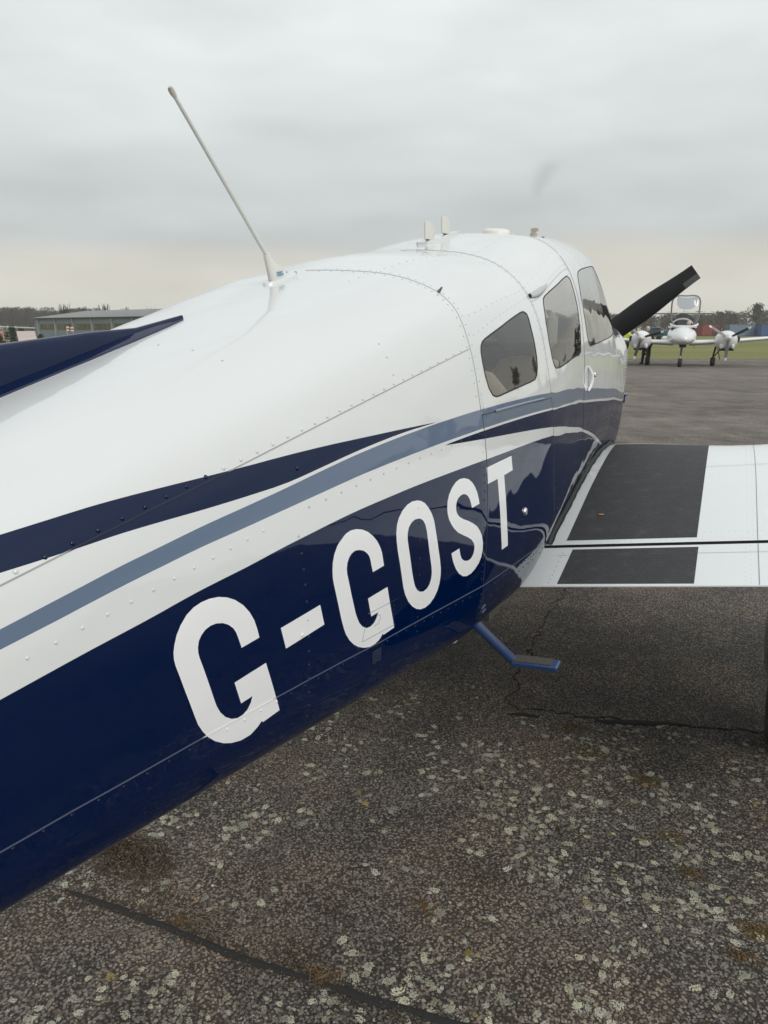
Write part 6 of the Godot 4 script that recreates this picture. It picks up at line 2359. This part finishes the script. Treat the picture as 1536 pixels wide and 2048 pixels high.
	for k in 41:
		var a := TAU * k / 40.0
		var c := cos(a)
		var s := sin(a)
		var x := signf(c) * pow(absf(c), 0.5) * lerpf(0.56, 0.66, clampf(0.5 + s * 0.5, 0, 1))
		var y := signf(s) * pow(absf(s), 0.6)
		if s > 0.7:
			y -= 0.07 * (1.0 - absf(x) / 0.62)
		cp.append(Vector3(x + 0.02, 2.52 + y * 0.72, -0.95 + y * 0.18))
	cf.tube(cp, [0.036], 8, Vector3(0, 0, 1), false)
	obj("canopy_frame", cf, mat(lin(0.25, 0.25, 0.24), 0.5), t)
	var low := M.new()
	var lp := []
	for k in 13:
		var a := PI + PI * k / 12.0
		lp.append(Vector3(cos(a) * 0.60 + 0.02, 1.93 + sin(a) * 0.14, -1.0 - sin(a) * 0.22))
	low.tube(lp, [Vector2(0.04, 0.055)], 8)
	obj("canopy_sill", low, wh, t)
	var bub := M.new()
	var prev := []
	for j in 9:
		var g := j / 8.0
		var row := []
		for k in 41:
			var c: Vector3 = cp[k].lerp(Vector3(0.02, 2.55, -0.95), g)
			c.z += sin(g * PI * 0.5) * 0.42
			row.append(bub.pt(c, (c - Vector3(0.02, 2.55, -1.6)).normalized()))
		if prev:
			for k in 40:
				bub.quad(prev[k], prev[k + 1], row[k + 1], row[k])
		prev = row
	obj("canopy_glass", bub, glass(Color(0.92, 0.94, 0.95, 0.03)), t)
	var vis := M.new()
	var vp := []
	for q in [[-0.44, 0.50], [-0.40, 0.58], [-0.2, 0.55], [0.0, 0.52], [0.2, 0.55], [0.40, 0.58], [0.46, 0.50], [0.42, 0.2], [0.30, 0.05], [0.1, 0.0], [-0.1, 0.0], [-0.3, 0.06], [-0.42, 0.22]]:
		vp.append(Vector2(q[0] + 0.04, q[1]))
	vis.plate(vp, Vector3(0, 2.58, -0.72), Vector3(1, 0, 0), Vector3(0, 1, 0.12).normalized(), 0.012)
	obj("sun_visor", vis, mat(lin(0.60, 0.65, 0.70), 0.6), t)
	# fin and T tail
	var fin := M.new()
	var fr := []
	for q in [[1.55, -6.4, 1.5], [2.1, -6.75, 1.1], [2.52, -7.0, 0.9]]:
		var ring := []
		for k in 14:
			var a := TAU * k / 14.0
			ring.append(Vector3(sin(a) * 0.06, q[0], q[1] + cos(a) * q[2] * 0.5))
		fr.append(ring)
	fin.loft(fr)
	obj("tail_fin", fin, wh, t)
	var tp := M.new()
	var tr := []
	for q in [[-1.95, 2.42, 0.5, 0.03], [-1.75, 2.52, 0.62, 0.09], [0.0, 2.54, 0.8, 0.12], [1.75, 2.52, 0.62, 0.09], [1.95, 2.42, 0.5, 0.03]]:
		var ring := []
		for k in 14:
			var a := TAU * k / 14.0
			ring.append(Vector3(q[0], q[1] + sin(a) * q[3] * 0.5, -7.0 + cos(a) * q[2] * 0.5))
		tr.append(ring)
	tp.loft(tr)
	obj("tailplane", tp, mat(lin(0.5, 0.5, 0.47), 0.5), t)
	var an := M.new()
	an.tube([Vector3(0.55, 0.98, -1.6), Vector3(0.63, 0.78, -1.75)], [0.012, 0.006], 6)
	obj("belly_aerial", an, pal.black, t)

# ---------------------------------------------------------------- people: one skin each, meshed from a distance field
func field_mesh(m: M, caps: Array, cell: float, blend: float) -> void:
	# caps: [a, b, radius a, radius b, colour]
	var lo := Vector3.ONE * 1e9
	var hi := -lo
	for c in caps:
		for e in 2:
			var r: float = c[2 + e] + cell * 2.0
			lo = lo.min(c[e] - Vector3.ONE * r)
			hi = hi.max(c[e] + Vector3.ONE * r)
	var nx := int((hi.x - lo.x) / cell) + 2
	var ny := int((hi.y - lo.y) / cell) + 2
	var nz := int((hi.z - lo.z) / cell) + 2
	var f := PackedFloat32Array()
	f.resize(nx * ny * nz)
	f.fill(1.0)
	var near := PackedInt32Array()
	near.resize(nx * ny * nz)
	for ci in caps.size():
		var c = caps[ci]
		var a: Vector3 = c[0]
		var ab: Vector3 = c[1] - a
		var l2 := maxf(ab.length_squared(), 1e-9)
		var rm: float = maxf(c[2], c[3]) + cell * 3.0
		var p0 := ((a.min(c[1]) - Vector3.ONE * rm - lo) / cell).floor()
		var p1 := ((a.max(c[1]) + Vector3.ONE * rm - lo) / cell).ceil()
		for x in range(maxi(int(p0.x), 0), mini(int(p1.x) + 1, nx)):
			for y in range(maxi(int(p0.y), 0), mini(int(p1.y) + 1, ny)):
				for z in range(maxi(int(p0.z), 0), mini(int(p1.z) + 1, nz)):
					var p := lo + Vector3(x, y, z) * cell
					var h := clampf((p - a).dot(ab) / l2, 0.0, 1.0)
					var d: float = (p - a - ab * h).length() - lerpf(c[2], c[3], h)
					var k := (x * ny + y) * nz + z
					var o := f[k]
					if d < o:
						near[k] = ci
					var q := maxf(blend - absf(o - d), 0.0) / blend
					f[k] = minf(o, d) - q * q * blend * 0.25
	var ids := {}
	for x in nx - 1:
		for y in ny - 1:
			for z in nz - 1:
				var k := (x * ny + y) * nz + z
				var cs := [k, k + 1, k + nz, k + nz + 1, k + ny * nz, k + ny * nz + 1, k + ny * nz + nz, k + ny * nz + nz + 1]
				var inside := 0
				for e in cs:
					if f[e] < 0.0:
						inside += 1
				if inside == 0 or inside == 8:
					continue
				var sum := Vector3.ZERO
				var n := 0
				for e in [[0, 1], [2, 3], [4, 5], [6, 7], [0, 2], [1, 3], [4, 6], [5, 7], [0, 4], [1, 5], [2, 6], [3, 7]]:
					var fa := f[cs[e[0]]]
					var fb := f[cs[e[1]]]
					if (fa < 0.0) != (fb < 0.0):
						var u := fa / (fa - fb)
						var va := Vector3(e[0] >> 2, (e[0] >> 1) & 1, e[0] & 1)
						var vb := Vector3(e[1] >> 2, (e[1] >> 1) & 1, e[1] & 1)
						sum += va.lerp(vb, u)
						n += 1
				var g := Vector3(f[cs[4]] + f[cs[5]] + f[cs[6]] + f[cs[7]] - f[cs[0]] - f[cs[1]] - f[cs[2]] - f[cs[3]], f[cs[2]] + f[cs[3]] + f[cs[6]] + f[cs[7]] - f[cs[0]] - f[cs[1]] - f[cs[4]] - f[cs[5]], f[cs[1]] + f[cs[3]] + f[cs[5]] + f[cs[7]] - f[cs[0]] - f[cs[2]] - f[cs[4]] - f[cs[6]])
				m.col = caps[near[k]][4]
				ids[k] = m.pt(lo + (Vector3(x, y, z) + sum / n) * cell, g.normalized())
	for x in range(1, nx - 1):
		for y in range(1, ny - 1):
			for z in range(1, nz - 1):
				var k := (x * ny + y) * nz + z
				var s := f[k] < 0.0
				if (f[k + 1] < 0.0) != s:
					m.quad(ids[k], ids[k - nz], ids[k - nz - ny * nz], ids[k - ny * nz])
				if (f[k + nz] < 0.0) != s:
					m.quad(ids[k], ids[k - 1], ids[k - 1 - ny * nz], ids[k - ny * nz])
				if (f[k + ny * nz] < 0.0) != s:
					m.quad(ids[k], ids[k - 1], ids[k - 1 - nz], ids[k - nz])

func hand_caps(wrist: Vector3, d: Vector3, side: Vector3, skin: Color) -> Array:
	d = d.normalized()
	side = (side - d * side.dot(d)).normalized()
	var nrm := d.cross(side)
	var out := [[wrist, wrist + d * 0.085, 0.026, 0.028, skin]]
	for k in 4:
		var base := wrist + d * 0.085 + side * (k - 1.5) * 0.021
		var l: float = [0.066, 0.076, 0.07, 0.055][k]
		var mid := base + d * l * 0.55 + nrm * 0.010
		out.append([base, mid, 0.010, 0.009, skin])
		out.append([mid, mid + d * l * 0.38 + nrm * 0.025, 0.009, 0.008, skin])
	var th := wrist + d * 0.03 - side * 0.03
	out.append([th, th + d * 0.04 - side * 0.028 + nrm * 0.01, 0.012, 0.010, skin])
	out.append([th + d * 0.04 - side * 0.028 + nrm * 0.01, th + d * 0.07 - side * 0.03 + nrm * 0.025, 0.010, 0.008, skin])
	return out

func head_mesh(m: M, at: Vector3, turn: Basis, skin: Color) -> void:
	# at: centre of the head; turn's z is where the face looks
	var caps := []
	var add := func(a: Vector3, b: Vector3, ra: float, rb: float, c: Color) -> void:
		caps.append([at + turn * a, at + turn * b, ra, rb, c])
	add.call(Vector3(0, 0.035, -0.025), Vector3(0, 0.03, 0.02), 0.082, 0.078, skin)
	add.call(Vector3(0, -0.02, 0.03), Vector3(0, -0.075, 0.045), 0.062, 0.042, skin)
	add.call(Vector3(0, 0.0, 0.095), Vector3(0, -0.028, 0.112), 0.010, 0.014, skin.darkened(0.05))
	add.call(Vector3(-0.02, -0.055, 0.09), Vector3(0.02, -0.055, 0.09), 0.008, 0.008, Color(0.28, 0.11, 0.09))
	for s in [-1.0, 1.0]:
		add.call(Vector3(s * 0.032, 0.012, 0.088), Vector3(s * 0.034, 0.012, 0.088), 0.011, 0.011, Color(0.12, 0.1, 0.09))
		add.call(Vector3(s * 0.082, 0.01, -0.005), Vector3(s * 0.086, -0.03, 0.0), 0.014, 0.012, skin)
	add.call(Vector3(0, -0.08, -0.02), Vector3(0, -0.16, -0.035), 0.052, 0.056, skin)
	field_mesh(m, caps, 0.009, 0.02)

func make_person(called_label: String, at: Vector3, turn: float, look: Dictionary, parent_at := Vector3.ZERO) -> Node3D:
	var p := thing("person", called_label, "person", at, turn)
	var j: Dictionary = look.joints
	var skin: Color = look.skin
	var body := M.new()
	var caps := []
	var seg := func(a: String, b: String, ra: float, rb: float) -> void:
		caps.append([j[a], j[b], ra, rb, skin])
	seg.call("chest", "pelvis", 0.125, 0.12)
	seg.call("neck", "chest", 0.06, 0.13)
	for s in ["l", "r"]:
		seg.call("sh" + s, "chest", 0.065, 0.10)
		seg.call("sh" + s, "el" + s, 0.05, 0.04)
		seg.call("el" + s, "wr" + s, 0.04, 0.027)
		if j.has("kn" + s):
			seg.call("hip" + s, "pelvis", 0.085, 0.11)
			seg.call("hip" + s, "kn" + s, 0.083, 0.056)
			seg.call("kn" + s, "an" + s, 0.052, 0.038)
	field_mesh(body, caps, 0.02, 0.05)
	for s in ["l", "r"]:
		var hm: Array = hand_caps(j["wr" + s], j["wr" + s] - j["el" + s], Vector3(0, 0, 1) if s == "l" else Vector3(0, 0, 1), skin)
		field_mesh(body, hm, 0.006, 0.008)
	head_mesh(body, j.head, look.face, skin)
	obj("body", body, pal.skin, p)
	# hair: a cap over the back and top of the skull
	var hair := M.new()
	var hc := []
	for q in look.hair:
		hc.append([j.head + look.face * q[0], j.head + look.face * q[1], q[2], q[2], look.hair_color])
	field_mesh(hair, hc, 0.010, 0.02)
	obj("hair", hair, pal.skin, p)
	for g in look.clothes:
		var cm := M.new()
		var cc := []
		for q in g[1]:
			cc.append([j[q[0]].lerp(j[q[1]], q[4] if q.size() > 4 else 0.0), j[q[0]].lerp(j[q[1]], q[5] if q.size() > 5 else 1.0), q[2], q[3], g[2]])
		field_mesh(cm, cc, 0.018, 0.05)
		obj(g[0], cm, pal.skin, p)
	if j.has("knl"):
		for s in ["l", "r"]:
			var sh := M.new()
			var toe: Vector3 = j["an" + s] + look.toe * 0.17
			field_mesh(sh, [[Vector3(j["an" + s].x, 0.05, j["an" + s].z) - look.toe * 0.05, Vector3(toe.x, 0.04, toe.z), 0.048, 0.04, Color(0.02, 0.02, 0.02)], [j["an" + s], Vector3(j["an" + s].x, 0.05, j["an" + s].z), 0.05, 0.05, Color(0.02, 0.02, 0.02)]], 0.014, 0.03)
			obj("shoe", sh, pal.skin, p)
	return p

func people() -> void:
	var skin := Color(0.42, 0.26, 0.19)
	# in a hi-vis vest, reaching towards the engine
	var j := {"pelvis": Vector3(0, 0.98, 0), "chest": Vector3(0.06, 1.34, 0.02), "neck": Vector3(0.10, 1.53, 0.03), "head": Vector3(0.15, 1.68, 0.04), "shl": Vector3(0.10, 1.44, -0.18), "shr": Vector3(0.08, 1.44, 0.20), "ell": Vector3(0.32, 1.24, -0.18), "elr": Vector3(0.33, 1.22, 0.20), "wrl": Vector3(0.56, 1.16, -0.10), "wrr": Vector3(0.58, 1.16, 0.14), "hipl": Vector3(0, 0.92, -0.10), "hipr": Vector3(0, 0.92, 0.10), "knl": Vector3(0.04, 0.50, -0.12), "knr": Vector3(-0.02, 0.50, 0.11), "anl": Vector3(-0.02, 0.10, -0.12), "anr": Vector3(-0.08, 0.10, 0.12)}
	var face := Basis(Vector3(0.05, 0.0, -1.0).normalized(), Vector3(-0.15, 1, 0).normalized(), Vector3(1, 0.15, 0.05).normalized()).orthonormalized()
	var green := Color(0.02, 0.055, 0.04)
	var yellow := Color(0.52, 0.60, 0.03)
	var white := Color(0.58, 0.56, 0.56)
	make_person("person in a yellow hi-vis vest and green trousers reaching to the left engine", Vector3(-3.52, 0, -39.4), deg_to_rad(20.0), {"joints": j, "skin": skin, "face": face, "toe": Vector3(1, 0, 0), "hair_color": Color(0.05, 0.035, 0.025), "hair": [[Vector3(0, 0.05, -0.035), Vector3(0, 0.055, -0.01), 0.086], [Vector3(0, 0.0, -0.06), Vector3(0, -0.02, -0.05), 0.06]],
		"clothes": [["trousers", [["hipl", "pelvis", 0.11, 0.135], ["hipr", "pelvis", 0.11, 0.135], ["hipl", "knl", 0.105, 0.078], ["hipr", "knr", 0.105, 0.078], ["knl", "anl", 0.076, 0.062], ["knr", "anr", 0.076, 0.062]], green], ["shirt", [["shl", "ell", 0.075, 0.062], ["shr", "elr", 0.075, 0.062], ["ell", "wrl", 0.06, 0.045, 0.0, 0.85], ["elr", "wrr", 0.06, 0.045, 0.0, 0.85], ["neck", "chest", 0.075, 0.14]], white], ["red_band", [["elr", "wrr", 0.068, 0.066, -0.25, 0.3], ["ell", "wrl", 0.068, 0.066, -0.25, 0.3]], Color(0.45, 0.02, 0.03)], ["vest", [["chest", "pelvis", 0.165, 0.15, 0.0, 0.85], ["shl", "chest", 0.085, 0.14], ["shr", "chest", 0.085, 0.14]], yellow]]})
	# grey-haired, in dark clothes, behind the engine
	j = {"pelvis": Vector3(0, 0.98, 0), "chest": Vector3(0, 1.36, 0.0), "neck": Vector3(-0.01, 1.55, 0.02), "head": Vector3(-0.03, 1.70, 0.03), "shl": Vector3(0.20, 1.46, 0.0), "shr": Vector3(-0.20, 1.46, 0.0), "ell": Vector3(0.26, 1.18, 0.02), "elr": Vector3(-0.28, 1.19, 0.05), "wrl": Vector3(0.22, 0.94, 0.12), "wrr": Vector3(-0.30, 1.0, 0.24), "hipl": Vector3(0.10, 0.92, 0), "hipr": Vector3(-0.10, 0.92, 0), "knl": Vector3(0.12, 0.5, 0.02), "knr": Vector3(-0.14, 0.5, 0.03), "anl": Vector3(0.13, 0.10, -0.02), "anr": Vector3(-0.17, 0.10, 0.0)}
	face = Basis(Vector3(0.5, 0, 0.85).normalized(), Vector3(0, 1, 0.1).normalized(), Vector3(-0.85, -0.1, 0.5).normalized()).orthonormalized()
	var dark := Color(0.018, 0.02, 0.026)
	make_person("grey-haired person in dark clothes standing behind the left engine", Vector3(-2.62, 0, -40.4), deg_to_rad(8.0), {"joints": j, "skin": skin, "face": face, "toe": Vector3(-0.6, 0, 0.8), "hair_color": Color(0.50, 0.47, 0.42), "hair": [[Vector3(0, 0.05, -0.03), Vector3(0, 0.058, -0.005), 0.085], [Vector3(0, 0.0, -0.055), Vector3(0, -0.03, -0.045), 0.062]],
		"clothes": [["trousers", [["hipl", "pelvis", 0.115, 0.14], ["hipr", "pelvis", 0.115, 0.14], ["hipl", "knl", 0.11, 0.08], ["hipr", "knr", 0.11, 0.08], ["knl", "anl", 0.078, 0.064], ["knr", "anr", 0.078, 0.064]], dark], ["jacket", [["chest", "pelvis", 0.175, 0.165], ["shl", "chest", 0.095, 0.15], ["shr", "chest", 0.095, 0.15], ["shl", "ell", 0.082, 0.068], ["shr", "elr", 0.082, 0.068], ["ell", "wrl", 0.066, 0.05, 0.0, 0.9], ["elr", "wrr", 0.066, 0.05, 0.0, 0.9], ["neck", "chest", 0.08, 0.14]], Color(0.055, 0.04, 0.03)]]})
	# seated in the open cockpit of the twin
	j = {"pelvis": Vector3(0, 1.24, -0.05), "chest": Vector3(0, 1.58, -0.08), "neck": Vector3(0, 1.78, -0.05), "head": Vector3(-0.01, 1.93, -0.02), "shl": Vector3(0.19, 1.68, -0.06), "shr": Vector3(-0.19, 1.68, -0.06), "ell": Vector3(0.22, 1.45, 0.10), "elr": Vector3(-0.22, 1.45, 0.10), "wrl": Vector3(0.14, 1.42, 0.33), "wrr": Vector3(-0.14, 1.42, 0.33)}
	face = Basis(Vector3(0.97, 0, 0.2).normalized(), Vector3(0, 1, -0.1).normalized(), Vector3(-0.2, 0.1, 0.97).normalized()).orthonormalized()
	var seat_at: Vector3 = twin_node.transform * Vector3(0.29, 0.0, -1.75)
	make_person("pale-haired person seated in the open cockpit of the twin", seat_at, deg_to_rad(6.0), {"joints": j, "skin": Color(0.48, 0.28, 0.21), "face": face, "toe": Vector3(0, 0, 1), "hair_color": Color(0.55, 0.52, 0.46), "hair": [[Vector3(0, 0.055, -0.03), Vector3(0, 0.062, -0.005), 0.085], [Vector3(0, 0.0, -0.055), Vector3(0, -0.03, -0.045), 0.062]],
		"clothes": [["jacket", [["chest", "pelvis", 0.165, 0.155], ["shl", "chest", 0.09, 0.14], ["shr", "chest", 0.09, 0.14], ["shl", "ell", 0.078, 0.064], ["shr", "elr", 0.078, 0.064], ["ell", "wrl", 0.062, 0.046, 0.0, 0.9], ["elr", "wrr", 0.062, 0.046, 0.0, 0.9]], Color(0.03, 0.035, 0.05)]]})
